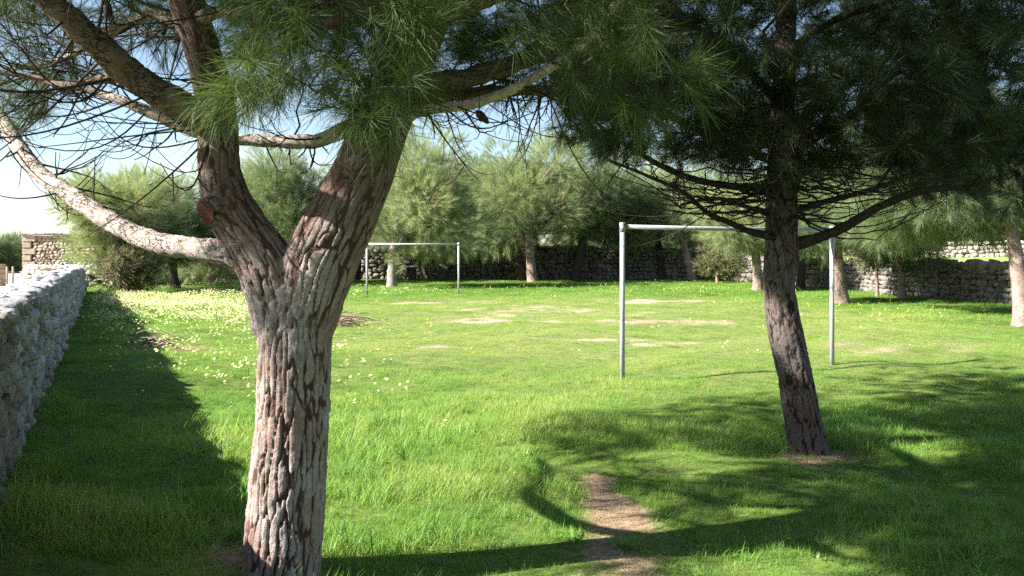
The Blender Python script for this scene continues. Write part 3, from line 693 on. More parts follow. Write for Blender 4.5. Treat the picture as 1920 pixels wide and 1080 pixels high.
def bough(lst, D=None, m_='branch_brown', relief=True, name='branch'):
    P_, r_ = spline(*pix(lst, D), .035); sk.add(P_, r_)
    gg = np.random.default_rng(int(abs(lst[0][0])*7+lst[0][1])); 
    T_, N_, B_ = frames(P_); sides = 16; a = np.linspace(0, 2*np.pi, sides, endpoint=False)
    P2, r2 = spline(P_[::2] if len(P_) > 6 else P_, r_[::2] if len(P_) > 6 else r_, .018)
    tb = Tubes(); tb.add(P2, r2, 18); V = tb.V[0]; n_ = len(P2)
    C = np.repeat(P2, 18, 0); rr = np.repeat(r2, 18)
    for i in range(len(V)):
        q = Vector(V[i]); f = mn.fractal(q*22, .7, 2.1, 4)*.13+mn.noise(q*9)*.10; d_, _p = mn.voronoi(q*26); f += (min(d_[1]-d_[0], .25)-.12)*.35
        V[i] = C[i]+(V[i]-C[i])*(1+f)
    link(name, tb.mesh(name), bp, [M[m_]]); return P_, r_
bough([(500, 505, 50), (440, 478, 48), (365, 466, 42, 4.2), (290, 454, 39, 4.3), (215, 420, 36, 4.42), (135, 368, 32, 4.55), (75, 325, 28, 4.68), (35, 275, 28, 4.8), (5, 225, 24, 4.9), (-60, 150, 18, 5.1), (-130, 90, 12, 5.3)], None, 'branch')
bough([(410, 245, 60), (370, 215, 58, 4.0), (315, 185, 55, 3.9), (245, 140, 53, 3.8), (190, 90, 50, 3.7), (125, 30, 46, 3.6), (60, -30, 42, 3.5), (-60, -130, 34, 3.3)])
bough([(720, 225, 44, 4.2), (660, 238, 32, 4.3), (600, 262, 26, 4.38), (555, 266, 25, 4.4), (460, 262, 22, 4.42), (400, 258, 22, 4.45), (345, 238, 24, 4.5), (285, 212, 22, 4.55), (220, 185, 17, 4.6), (150, 165, 13, 4.7), (60, 140, 9, 4.8)], None, 'branch')
bough([(760, 190, 60), (820, 158, 42, 4.2), (900, 140, 36, 4.3), (985, 112, 31, 4.4), (1050, 96, 25, 4.5), (1130, 70, 19, 4.6), (1250, 40, 13, 4.7)])
bough([(750, 215, 40), (800, 205, 20, 4.05), (880, 196, 19, 4.0), (950, 172, 18, 3.95), (1020, 135, 17, 3.9), (1075, 95, 16, 3.85), (1120, 55, 14, 3.8), (1170, -20, 12, 3.7)], None, 'branch')
bough([(745, 190, 40), (820, 180, 26, 4.4), (920, 172, 22, 4.6), (1010, 170, 18, 4.9), (1080, 180, 14, 5.2)])
bough([(780, 90, 50), (740, 40, 30, 3.7), (690, 10, 26, 3.3), (640, 0, 20, 3.0), (590, 10, 15, 2.8)])
bough([(800, 40, 50), (900, 0, 34, 3.8), (1020, -30, 28, 3.5), (1130, -40, 22, 3.3), (1260, -60, 16, 3.1)])
bough([(360, 40, 36), (420, 20, 16, 4.0), (480, 24, 13, 3.9), (560, 15, 11, 3.8), (660, -10, 8, 3.7)], None, 'branch')
bough([(370, 70, 40), (300, 25, 24, 4.3), (240, 45, 20, 4.5), (190, 65, 16, 4.6), (120, 110, 11, 4.8), (20, 130, 8, 5.0)], None, 'branch')
bough([(240, 140, 30, 3.8), (180, 150, 16, 3.9), (120, 160, 13, 4.0), (60, 145, 11, 4.1), (-40, 130, 9, 4.2)])
bough([(300, -220, 46), (200, -330, 34, 4.6), (60, -420, 26, 5.0), (-150, -480, 16, 5.4)])
bough([(860, -220, 46), (980, -330, 36, 4.7), (1150, -420, 28, 5.3), (1350, -470, 18, 5.9)])
bough([(850, -300, 40), (800, -420, 34, 5.0), (760, -520, 26, 5.8), (740, -560, 16, 6.4)])
bough([(310, -300, 40), (350, -450, 30, 4.9), (400, -560, 22, 5.6)])
sk.P = sk.P; sk_main = sk
sunw = np.array((SUN_H.x, SUN_H.y))
def win(px, py):
    """parts of the view of the lower crown that stay open to the sky"""
    if py > 330: return True
    if 430 < px < 660 and 175 < py: return True
    if px < 430 and py > 170: return True
    if 700 < px < 1030 and py > 190: return True
    return False
LIT = [np.array(((1230, 1090), (1285, 1022), (1420, 1005), (1560, 985), (1640, 1030), (1680, 1090))), np.array(((500, 1040), (1100, 1030), (1245, 1010), (1280, 985), (1190, 930), (1110, 880), (1000, 870), (860, 880), (500, 700))),
       np.array(((-400, 900), (860, 870), (1060, 815), (1150, 775), (1450, 730), (1640, 690), (1920, 645), (2400, 590), (2400, 480), (-400, 480))), np.array(((1640, 850), (1660, 800), (1800, 805), (1830, 850), (1720, 870))), np.array(((1180, 850), (1290, 830), (1420, 850), (1440, 890), (1300, 910), (1200, 890))), np.array(((1270, 960), (1400, 940), (1520, 930), (1540, 955), (1400, 985), (1300, 985)))]
def inside(pl, x, y):
    c = False; j = len(pl)-1
    for i in range(len(pl)):
        if (pl[i][1] > y) != (pl[j][1] > y) and x < (pl[j][0]-pl[i][0])*(y-pl[i][1])/(pl[j][1]-pl[i][1])+pl[i][0]: c = not c
        j = i
    return c
def shades_open_meadow(p, g_=None):
    """True where a tuft at p would throw its shadow on meadow that the photo shows in sun"""
    L = p[2]/math.tan(SUN_EL); q = np.array((p[0]-SUN_H.x*L, p[1]-SUN_H.y*L, 0.))
    if q[1] < 1: return False
    x, y = proj(q); return any(inside(pl, x[0], y[0]) for pl in LIT)
def cut_near(p, g_):
    x, y = proj(p); x, y = x[0], y[0]
    if p[1] < 1.2: return False
    # the low sunlight passes in front of the crown on its left side
    if shades_open_meadow(p) and g_.uniform() > .03: return False
    if 0 < p[1] and -80 < x < 2000 and y > -60:
        if win(x, y): return False
        if 300 < x < 455 and p[1] < 4.4 and g_.uniform() > .12: return False
        if x < 430 and g_.uniform() > .22: return False
        if x > 1330: return False
        if x > 820 and g_.uniform() > .42: return False
    return True
cc, crd = (-.85, 4.6, 4.3), (3.0, 2.7, 2.2)
l1 = ellipsoid_pts(70, cc, crd, g, .25, cut_near); l2 = ellipsoid_pts(1900, cc, crd, g, .35, cut_near)
def cluster(n, px, py, rx, ry, D1, D2):
    out = []
    while len(out) < n:
        a, b_ = g.uniform(-1, 1, 2)
        if a*a+b_*b_ < 1: out.append(at(px+a*rx, py+b_*ry, g.uniform(D1, D2)))
    return np.array(out)
ex = [cluster(26, 640, 60, 190, 90, 2.6, 3.3), cluster(10, 680, 165, 80, 55, 2.7, 3.2), cluster(5, 455, 150, 45, 50, 2.5, 2.8), cluster(18, 1140, 60, 170, 85, 3.0, 4.0), cluster(9, 1180, 150, 120, 60, 3.2, 4.2),
      cluster(22, 1120, 190, 120, 70, 4.6, 6.0), cluster(18, 960, 70, 110, 70, 4.0, 5.5), cluster(15, 60, 100, 90, 50, 4.2, 5.5), cluster(9, 270, 60, 90, 60, 4.6, 5.8), cluster(8, 60, 20, 80, 60, 3.8, 5.0), cluster(8, 40, 190, 50, 50, 4.4, 5.2), cluster(10, 880, 50, 60, 60, 4.2, 5.2)]
l2 = np.vstack([l2]+ex)
def shade_pts(n, c, r, cut, zr=(2.6, 6.2)):
    """crown points on the sun side of the shaded meadow"""
    out = []; tries = 0
    while len(out) < n and tries < 60000:
        tries += 1; px, py = g.uniform(1060, 2050), g.uniform(660, 1080)
        if any(inside(pl, px, py) for pl in LIT): continue
        x, y = G(px, py); z = g.uniform(*zr); L = z/math.tan(SUN_EL); p = np.array((x+SUN_H.x*L, y+SUN_H.y*L, z))
        if (((p-np.array(c))/np.array(r))**2).sum() < 1.55 and cut(p, g): out.append(p)
    return np.array(out)
def back_bough(n, box=(1060, 1560, 735, 850), zr=(3.3, 5.4)):
    out = []
    while len(out) < n:
        px, py = g.uniform(box[0], box[1]), g.uniform(box[2], box[3])
        if any(inside(pl, px, py) for pl in LIT): continue
        x, y = G(px, py); z = g.uniform(*zr); L = z/math.tan(SUN_EL); out.append(np.array((x+SUN_H.x*L, y+SUN_H.y*L, z)))
    return np.array(out)
l1 = np.vstack([l1, back_bough(12)])
l2 = np.vstack([l2, shade_pts(760, cc, crd, cut_near), back_bough(260), back_bough(160, (1560, 1930, 660, 830))]); skB = Skel(); skB.add(sk.P.copy(), sk.r.copy())
n_t = pine_crown(bp, sk, origin, g, l1, l2, NEAR_TUFT, 'needle', (2, 5), (.75, 1.3), .45, (.15, .6))
print('near tufts', n_t)
def arcs(root, skB, box, n, g, dirx=(-1.1, .1), L=(.35, 1.0), r0=.0065, name='curled_twigs'):
    """long bare twigs that sag from a bough and curl up again"""
    px, py = proj(skB.P); ok = np.nonzero((px > box[0]) & (px < box[2]) & (py > box[1]) & (py < box[3]))[0]; tw = Tubes()
    if len(ok) == 0: return
    for i in range(n):
        p = skB.P[g.choice(ok)]; d = np.array((g.uniform(*dirx), g.uniform(-.7, .7), g.uniform(-.35, .25))); d /= np.linalg.norm(d); Lh = g.uniform(*L); cv = g.uniform(.15, .6)*Lh
        t_ = np.linspace(0, 1, 12)[:, None]; sg = g.uniform(.1, .4)*Lh; sw = g.normal(size=3)*.12*Lh
        P_ = p+d*Lh*t_+np.array((0, 0, 1))*(cv*t_**2.2-sg*t_)+sw*np.sin(t_*3.1); rr = np.linspace(r0*g.uniform(.6, 1.2), .0018, 12); tw.add(P_, rr, 5, False)
        for k_ in range(g.integers(1, 4)):
            a = g.integers(3, 10); e = d+g.normal(size=3)*.7; e /= np.linalg.norm(e); l2_ = Lh*g.uniform(.2, .5); tt = np.linspace(0, 1, 8)[:, None]
            tw.add(P_[a]+e*l2_*tt+np.array((0, 0, 1))*l2_*(.5*tt**2-.25*tt), np.linspace(rr[a]*.75, .0015, 8), 4, False)
    tag(link(name, tw.mesh(name), root, [M['twig']]), kind='stuff')
arcs(bp, skB, (-60, 20, 430, 300), 75, g); arcs(bp, skB, (-80, 200, 260, 420), 20, g, (-.8, .5), (.3, .7)); arcs(bp, skB, (740, 60, 1130, 240), 34, g, (-.3, 1.1), (.3, .9)); arcs(bp, skB, (450, 200, 700, 290), 6, g, (-.5, .5), (.2, .5))
dead = np.vstack([cluster(24, 190, 215, 230, 90, 3.8, 5.2), cluster(16, 150, 90, 170, 90, 3.8, 5.4), cluster(16, 900, 240, 150, 50, 4.1, 5.2), cluster(6, 560, 300, 90, 30, 4.2, 4.5), cluster(18, 180, 110, 180, 90, 3.8, 4.8), cluster(14, 1000, 220, 120, 60, 4.2, 5.5)])
bare_twigs(bp, sk_main, dead, origin, g)
# cones
M['cone'] = plain_bark('cone_scales', (.16, .11, .08), (.09, .06, .045), 40)
for k_, (px, py, d) in enumerate(((478, 45, 3.7), (628, 40, 2.9), (905, 220, 4.3))):
    bm = bmesh.new(); bmesh.ops.create_icosphere(bm, subdivisions=3, radius=1)
    for v in bm.verts:
        a_ = math.atan2(v.co.y, v.co.x); z_ = v.co.z; f = 1+.22*math.sin(a_*6+z_*7)*math.sin(z_*13); v.co = Vector((v.co.x*.021*f*(1-.25*z_), v.co.y*.021*f*(1-.25*z_), z_*.045))
    bm.transform(Matrix.Translation(Vector(at(px, py, d))) @ Euler((.4+k_, .3, k_)).to_matrix().to_4x4()); me = bpy.data.meshes.new('cone'); bm.to_mesh(me); bm.free(); link('cone', me, bp, [M['cone']])

# ---- the second pine, dark in the shade
D1 = depth(842)
rp = empty('pine_tree', (float(at(1515, 845, D1)[0]), D1, 0), 'dark slender pine with curved shaded trunk in front of the near goal', 'pine tree')
tr2 = pix([(1520, 890, 96), (1517, 845, 74), (1504, 780, 66), (1490, 700, 64), (1474, 630, 64), (1464, 570, 60), (1460, 520, 55), (1461, 470, 54), (1460, 400, 48), (1460, 330, 43), (1464, 250, 46), (1470, 150, 42), (1474, 20, 38), (1476, -150, 30), (1480, -340, 20)], D1)
tr3 = pix([(1470, 560, 32), (1482, 480, 32), (1484, 420, 24), (1488, 360, 18), (1498, 300, 18), (1510, 220, 15), (1530, 120, 12)], D1-.04)
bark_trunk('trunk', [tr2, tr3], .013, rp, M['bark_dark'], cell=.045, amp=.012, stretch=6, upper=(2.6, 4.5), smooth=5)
sk = Skel(); P_, r_ = spline(*tr2, .08); q_ = P_[:, 2] > 1.75; sk.add(P_[q_], r_[q_]); g = np.random.default_rng(23); origin = np.array((P_[0][0], P_[0][1], 1.7)); bp_keep = bp; bp = rp
for lst in ([(1480, 462, 40, 6.9), (1530, 447, 28, 6.8), (1580, 428, 25, 6.7), (1640, 392, 22, 6.6), (1720, 360, 18, 6.5), (1800, 350, 14, 6.4), (1880, 330, 9, 6.3)],
            [(1440, 442, 24, 6.85), (1400, 432, 17, 6.8), (1360, 414, 15, 6.7), (1325, 398, 13, 6.6), (1280, 360, 11, 6.5), (1215, 330, 9, 6.4), (1140, 300, 6, 6.3)],
            [(1440, 352, 24, 6.9), (1380, 350, 19, 7.0), (1310, 338, 17, 7.1), (1250, 316, 15, 7.2), (1190, 282, 12, 7.3), (1140, 250, 10, 7.4), (1090, 200, 7, 7.5)],
            [(1445, 300, 24, 6.9), (1370, 270, 20, 6.6), (1290, 235, 17, 6.3), (1210, 190, 14, 6.0), (1120, 150, 10, 5.8)],
            [(1480, 400, 20, 6.95), (1540, 380, 15, 7.2), (1620, 360, 13, 7.6), (1700, 330, 10, 8.0), (1780, 300, 8, 8.4)],
            [(1450, 405, 16, 6.9), (1400, 388, 11, 6.7), (1340, 372, 9, 6.5), (1270, 385, 7, 6.3)],
            [(1475, 300, 24, 6.9), (1540, 250, 20, 6.5), (1620, 200, 16, 6.0), (1720, 150, 12, 5.6)],
            [(1470, 330, 20, 6.9), (1475, 300, 16, 7.6), (1490, 260, 12, 8.3), (1500, 230, 9, 8.9)],
            [(1466, 200, 24, 6.9), (1400, 130, 20, 6.4), (1320, 60, 16, 5.8), (1230, 20, 12, 5.3)],
            [(1472, 100, 24, 6.9), (1560, 40, 20, 6.5), (1680, 0, 14, 6.0)],
            [(1472, 150, 22, 6.9), (1440, 90, 16, 6.0), (1430, 60, 12, 5.3)]):
    bough([(q[0], q[1], q[2]*.72, q[3]) for q in lst], None, 'twig')
def cut_right(p, g_):
    x, y = proj(p); x, y = x[0], y[0]
    if shades_open_meadow(p) and g_.uniform() > .03: return False
    low = 312-40*max(0, (1330-x)/250)+(40 if x > 1660 else 0)
    if x < 1060: return False
    if y > low: return False
    if x < 1330 and y > 150 and g_.uniform() > .5: return False
    return True
cc, crd = (2.55, 7.05, 3.75), (2.35, 2.4, 2.0)
l1 = ellipsoid_pts(60, cc, crd, g, .25, cut_right); l2 = np.vstack([ellipsoid_pts(1200, cc, crd, g, .3, cut_right), shade_pts(380, cc, crd, cut_right)])
ex = [cluster(36, 1640, 225, 230, 85, 5.6, 7.5), cluster(34, 1440, 200, 190, 90, 5.6, 7.4), cluster(24, 1230, 250, 110, 60, 6.2, 7.6), cluster(22, 1770, 295, 110, 60, 6.2, 7.8), cluster(22, 1400, 70, 180, 70, 4.6, 6.2), cluster(8, 1480, 310, 70, 30, 5.9, 6.2)]
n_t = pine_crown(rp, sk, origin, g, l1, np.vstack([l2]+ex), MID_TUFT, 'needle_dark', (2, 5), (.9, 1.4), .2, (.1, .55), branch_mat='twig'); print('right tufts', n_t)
skT = Skel(); P_, r_ = spline(*tr2, .04); q_ = (P_[:, 2] > 1.72) & (P_[:, 2] < 2.75); skT.add(P_[q_], r_[q_])
bare_twigs(rp, skT, np.vstack([cluster(34, 1270, 330, 180, 85, 5.6, 8.0), cluster(34, 1650, 335, 180, 70, 5.6, 8.2), cluster(16, 1460, 350, 90, 60, 5.3, 5.9)]), origin, g, (.010, .003), -.16, 12, 'dead_branches')
dead = np.vstack([cluster(70, 1280, 330, 190, 70, 5.7, 7.9), cluster(60, 1640, 350, 190, 55, 5.7, 8.2), cluster(14, 1450, 330, 120, 50, 5.6, 6.3), cluster(24, 1200, 270, 120, 60, 6.2, 7.4)])
bare_twigs(rp, sk, dead, origin, g, (.0055, .0025), -.22)

# ---- pine whose trunk stands beyond the right edge of the view
ov = empty('pine_tree', (7.0, 10.2, 0), 'dark pine crown hanging into the upper right corner', 'pine tree')
trv = ([(7.0, 10.2, -.1), (6.98, 10.2, .8), (6.9, 10.25, 1.8), (6.85, 10.2, 3), (6.8, 10.1, 4.5), (6.8, 10.1, 5.8)], [.2, .17, .15, .12, .08, .03])
P_, r_ = spline(*trv, .1); tb = Tubes(); tb.add(P_, r_, 16); link('trunk', tb.mesh('trunk'), ov, [M['branch_brown']])
sk = Skel(); q_ = P_[:, 2] > 1.9; sk.add(P_[q_], r_[q_]); g = np.random.default_rng(31)
def cut_ov(p, g_):
    x, y = proj(p); return not (y[0] > 395 or (x[0] < 1500) or shades_open_meadow(p))
cc, crd = (6.4, 9.9, 4.3), (3.1, 2.9, 2.3)
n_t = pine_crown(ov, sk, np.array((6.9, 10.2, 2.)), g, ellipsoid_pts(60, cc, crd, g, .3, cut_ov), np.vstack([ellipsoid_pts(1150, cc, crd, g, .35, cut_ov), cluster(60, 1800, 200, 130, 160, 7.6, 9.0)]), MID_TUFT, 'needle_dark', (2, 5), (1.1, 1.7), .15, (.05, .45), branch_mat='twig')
bp = bp_keep

# ------------------------------------------------------------------ pines and scrub around the meadow
def far_tree(px, base_y, crown, tr_w, label, n_tuft=1500, lean=0., tint=(.2, .8), seed=0, fork=False, D=None, tmat='trunk_far', group=FAR_TUFT, size=(1.0, 1.6), clumps=26, kind='pine_tree', cat='pine tree', ry=None, dead=10, deadc=None, cd=.3):
    """crown: (px centre, py centre, half-width px, half-height px) as seen from the camera"""
    g = np.random.default_rng(500+seed); D = D or depth(base_y); z0 = 0.
    x0 = (px-HX)/F*D; cx, cy, rx, rz = crown; c = np.array(((cx-HX)/F*D, D+cd, EYE-(cy-HY)/F*D)); rx = rx/F*D*1.13; rz = rz/F*D*1.13; ry = ry or rx*.85
    root = empty(kind, (x0, D, 0), label, cat, 'pines around the meadow' if kind == 'pine_tree' else 'scrub by the walls')
    rad = tr_w/2/F*D; H = max(c[2]+rz*.55, 1.0)
    top = np.array((c[0]*.5+x0*.5, c[1]*.3+D*.7, H)); b0 = np.array((x0, D, -.1)); 
    P_, r_ = spline([b0, b0+np.array((lean*.35, 0, .55)), b0+(top-b0)*.42+np.array((lean*.9, 0, 0)), b0+(top-b0)*.7+g.normal(size=3)*.1, top], [rad*1.25, rad, rad*.8, rad*.5, rad*.15], .2)
    tb = Tubes(); tb.add(P_, r_, 10); V = tb.V[0]; C = np.repeat(P_, 10, 0)
    for i in range(len(V)): V[i] = C[i]+(V[i]-C[i])*(1+.16*mn.noise(Vector(V[i])*4)+.1*mn.noise(Vector(V[i])*11))
    link('trunk', tb.mesh('trunk'), root, [M[tmat]])
    cl = []
    while len(cl) < clumps:
        v = g.normal(size=3); v /= np.linalg.norm(v); q = c+v*np.array((rx, ry, rz))*g.uniform(.30, .92)
        cl.append((q, g.uniform(.20, .45)*min(rx, rz)*1.15, g.uniform(*tint)))
    wts = np.array([r**2 for _, r, _ in cl]); wts /= wts.sum(); ch = g.choice(len(cl), int(n_tuft*1.75), p=wts); TP = []; TD = []; TT = []
    for k_, (q, rc, tn) in enumerate(cl):
        i = int(np.argmin(np.linalg.norm(P_-(q-np.array((0, 0, .5))), axis=1)*1.0+(P_[:, 2] < min(.9, H*.3))*5))
        tb = Tubes(); mid = (P_[i]+q)/2+g.normal(size=3)*.15; tt = np.linspace(0, 1, 6)[:, None]
        tb.add((1-tt)**2*P_[i]+2*tt*(1-tt)*mid+tt**2*q, np.linspace(max(r_[i]*.4, .02), .010, 6), 6); link('branch', tb.mesh('branch'), root, [M['dead' if k_ % 3 == 0 else 'branch_brown']])
    for k_ in ch:
        q, rc, tn = cl[k_]; v = g.normal(size=3); v /= np.linalg.norm(v); p = q+v*rc*np.array((1.15, 1.15, .85))*g.uniform(.25, 1)**.5
        if p[2] < .12 or (kind == 'pine_tree' and D > 24 and cx > 620 and p[2] < max(1.35, c[2]-rz*.8)+g.normal()*.18): continue
        d = v*.7+(p-c)/max(rx, rz)*.6+np.array((0, 0, .2))+g.normal(size=3)*.25
        TP.append(p); TD.append(d); TT.append(np.clip(tn+g.normal()*.10, 0, 1))
    scatter('crown', np.array(TP), euler_of(TD, g), g.uniform(*size, len(TP))*min(1, .55+rx*.22), g.integers(0, 4, len(TP)), TT, group, root)
    if dead:
        tw = Tubes(); dc = c if deadc is None else deadc
        for k_ in range(dead):
            v = g.normal(size=3); v[2] *= .5; v /= np.linalg.norm(v); v[1] = -abs(v[1]); p = c+v*np.array((rx, ry, rz))*.75; d = v*.7+g.normal(size=3)*.4
            for j in range(5):
                e = d+g.normal(size=3)*.45; tt = np.linspace(0, 1, 5)[:, None]; tw.add(p+e*.55*tt+np.array((0, 0, .18))*tt**2, np.linspace(.014, .006, 5), 4, False)
        tag(link('dead_twigs', tw.mesh('dead_twigs'), root, [M['dead']]), kind='stuff')
    return root
far_tree(245, 552, (235, 385, 105, 92), 16, 'wide pale pine spreading beside the barn', 1700, .1, (.6, 1.0), 1, dead=16)
far_tree(331, 545, (318, 420, 75, 85), 17, 'dark rounded pine with thin dark leaning trunk right of the barn pine', 1500, -.25, (.0, .3), 2, tmat='twig', dead=2)
far_tree(395, 538, (400, 420, 75, 90), 16, 'pale pine half hidden behind the low sunlit branch', 1100, .1, (.5, .9), 3)
far_tree(520, 532, (515, 395, 85, 112), 20, 'bushy pine seen through the fork of the big trunk', 2200, .1, (.3, .75), 4, dead=14)
far_tree(612, 530, (620, 405, 65, 95), 18, 'small pale pine just behind the right limb of the fork', 1300, .1, (.4, .85), 5)
far_tree(736, 540, (775, 380, 125, 118), 19, 'broad grey-green pine behind the far goal with forked grey trunk', 2500, -.1, (.5, .95), 6, tmat='trunk_grey', dead=26)
far_tree(1000, 531, (1000, 375, 118, 105), 19, 'sunlit yellow-green pine with pale trunk right of the far goal', 2800, -.25, (.45, .95), 7, dead=18)
far_tree(978, 524, (915, 395, 85, 95), 19, 'shaded pine with dark trunk directly behind the sunlit yellow-green pine', 1700, -.1, (.05, .35), 8, tmat='twig', dead=3, D=47)
far_tree(1078, 522, (1120, 385, 95, 90), 20, 'pale pine with dark trunk between the two goals', 2000, .2, (.35, .8), 9, tmat='twig', D=47)
far_tree(830, 520, (845, 395, 70, 90), 20, 'dark pine in the gap right of the far goal post', 1400, .1, (.0, .3), 10, tmat='twig', dead=3, D=47)
far_tree(1299, 527, (1270, 400, 110, 78), 17, 'pine with slanting pale trunk seen through the near goal', 1900, -.35, (.35, .85), 11)
far_tree(1420, 545, (1400, 410, 95, 62), 19, 'pine with short upright pale trunk beside the dark pine', 1500, .05, (.4, .9), 12)
far_tree(1580, 568, (1610, 385, 130, 92), 26, 'thick orange-barked pine behind the right post of the near goal', 1900, -.3, (.15, .55), 13)
far_tree(1690, 560, (1690, 455, 78, 55), 14, 'low dark pine bush drooping over the shaded wall', 1100, 0, (.0, .25), 14, dead=4, D=28.5)
far_tree(1912, 610, (1900, 300, 190, 135), 29, 'pine with pale trunk at the right edge in front of the shaded wall', 3200, .1, (.1, .5), 15, D=18.5, cd=2.6, ry=4.2, clumps=40)
far_tree(1240, 520, (1200, 410, 75, 70), 17, 'dark shrubby pine left of the slanting pale trunk', 1200, .1, (.05, .4), 16, tmat='twig', D=49)
far_tree(668, 525, (680, 400, 75, 66), 15, 'low shaded pine against the wall left of the far goal', 1300, .1, (.1, .45), 17, tmat='twig', D=47.2, dead=3)
far_tree(772, 525, (770, 405, 62, 56), 14, 'low shaded pine against the wall behind the far crossbar', 1100, .1, (.1, .4), 18, tmat='twig', D=47.4, dead=3)
far_tree(1170, 525, (1165, 402, 70, 60), 14, 'low shaded pine against the wall left of the near goal post', 1300, .1, (.1, .45), 19, tmat='twig', D=47, dead=3)
far_tree(1500, 540, (1505, 420, 85, 62), 16, 'shaded pine at the wall behind the dark curved trunk', 1300, .1, (.1, .4), 20, tmat='twig', D=37, dead=3)
for k_, (px, lb) in enumerate(((585, 'rounded bush beyond the wall behind the fork'), (735, 'rounded bush beyond the wall above the far goal'), (945, 'rounded bush beyond the wall right of the far goal'), (1110, 'rounded bush beyond the wall between the goals'), (1270, 'rounded bush beyond the wall inside the near goal'), (1430, 'rounded bush beyond the wall left of the dark trunk'))):
    far_tree(px, 500, (px, 452, 85, 40), 6, lb, 700, 0, (.1, .5), 90+k_, D=54.5, size=(1.3, 1.9), kind='bush', cat='bush', dead=2, tmat='twig')
# trees beyond the walls
for k_, (px, cy, rx, rz, D, tn, lb) in enumerate(((470, 400, 70, 90, 56, (.3, .7), 'distant pine beyond the wall behind the left limb of the fork'), (690, 400, 75, 90, 57, (.3, .7), 'distant pine beyond the wall left of the far goal'), (905, 395, 80, 95, 57, (.2, .6), 'distant pine beyond the wall above the far goal corner'),
        (1070, 375, 70, 100, 58, (.5, .9), 'distant pale pine beyond the wall between the goals'), (1190, 390, 90, 90, 60, (.3, .8), 'distant pine beyond the wall above the near goal corner'), (1340, 400, 100, 80, 60, (.3, .8), 'distant pine beyond the wall above the near crossbar'), (1480, 410, 90, 70, 58, (.2, .7), 'distant pine beyond the wall behind the dark trunk'),
        (1640, 390, 100, 80, 56, (.2, .6), 'distant pine beyond the wall above the orange trunk'), (-5, 478, 45, 38, 62, (.1, .4), 'distant round tree beyond the track at the left edge'), (30, 482, 35, 35, 70, (.0, .3), 'distant dark tree left of the barn'), (270, 410, 70, 80, 52, (.2, .6), 'distant pine between barn pine and dark pine'))):
    far_tree(px, 520, (px+5, cy, rx, rz), 18, lb, 1100, .1, tn, 40+k_, D=D, dead=3, size=(1.1, 1.7), clumps=14)
for k_, (px, py, rx, rz, D, tn, lb) in enumerate(((1760, 400, 110, 52, 54, (.4, .9), 'maquis bush on the slope above the pale wall, left one'), (1880, 405, 100, 50, 52, (.3, .8), 'maquis bush on the slope above the pale wall, right one'), (1820, 350, 140, 60, 62, (.3, .8), 'large maquis bush high on the slope'))):
    far_tree(px, 480, (px, py, rx, rz), 6, lb, 1500, 0, tn, 60+k_, D=D, group=SCRUB_TUFT, size=(1.3, 2.0), kind='bush', cat='bush', dead=10)
far_tree(238, 548, (240, 505, 52, 48), 5, 'leaning pale grey shrub with bare stems by the left wall', 700, .1, (.4, 1), 70, group=SCRUB_TUFT, kind='shrub', cat='shrub', dead=12, D=31)
far_tree(1645, 500, (1640, 455, 45, 40), 6, 'russet dead bush behind the orange trunk', 300, 0, (.8, 1), 71, group=SCRUB_TUFT, kind='shrub', cat='shrub', dead=26, D=30.5)
far_tree(1345, 535, (1350, 490, 42, 38), 6, 'dry brown bush against the back wall', 350, 0, (.5, 1), 72, group=SCRUB_TUFT, kind='shrub', cat='shrub', dead=20, D=43)

# ------------------------------------------------------------------ heaps of dead branches
def heap(name, px, py, r, n, label, seed):
    g = np.random.default_rng(seed); x, y = G(px, py); tb = Tubes()
    for i in range(n):
        a = g.normal(0, .5); q = np.array((x+g.normal()*r*.4, y+g.normal()*r*.3, float(gz(x, y))+abs(g.normal())*.10+.02)); L = r*g.uniform(.5, 1.4)
        d = np.array((math.cos(a), math.sin(a)*.6, g.normal()*.12)); tt = np.linspace(-.5, .5, 6)[:, None]
        tb.add(q+d*L*tt+np.array((0, 0, 1))*(.06*np.cos(tt*3))+g.normal(size=(6, 3))*.012, np.linspace(.012, .005, 6)*g.uniform(.6, 1.6), 5)
    o = link(name, tb.mesh(name), None, [M['dead']]); return tag(o, label, 'branch heap', None, 'thing')
heap('branch_heap', 640, 608, .8, 60, 'heap of dead brown branches just right of the big trunk', 1)
heap('branch_heap', 290, 662,   .5, 16, 'scatter of dry twigs on bare earth at the edge of the wall shadow', 2)

# ------------------------------------------------------------------ grass, weeds, flowers
GRASS = scatter_group('grass_clumps', proto('grass_blades', [blades(46, .12, .125, .0058, (2, 46), 3, 1.0, 50+s) for s in range(4)]+[blades(50, .13, .085, .0062, (10, 75), 3, .9, 60+s) for s in range(3)], M['grass']))
GRASS_FAR = scatter_group('far_grass_clumps', proto('far_blades', [blades(44, .20, .12, .012, (4, 55), 2, .8, 70+s) for s in range(5)], M['grass']))
WEED = scatter_group('weeds', proto('weed_plants', [blades(16, .05, .12, .020, (20, 80), 4, .9, 80+s, taper=.9) for s in range(3)]+[blades(40, .10, .06, .022, (30, 85), 2, .4, 90+s, taper=.6) for s in range(3)], M['weed']))
STRAW = scatter_group('straw', proto('straw_bits', [blades(40, .14, .10, .0030, (70, 92), 2, .1, 100+s) for s in range(4)], M['straw']))
def field(D1, D2, dens, g, margin=1.5, slope=.70):
    A = slope*(D2**2-D1**2)+2*margin*(D2-D1); n = int(A*dens)
    D = np.sqrt(g.uniform(D1**2, D2**2, int(n*1.3))); x = g.uniform(-1, 1, len(D))*(slope*D+margin)
    ok = (x > wall_x(D)+.02) & (x < 15.4-.0*D) & (D < 49.3); return x[ok], D[ok]
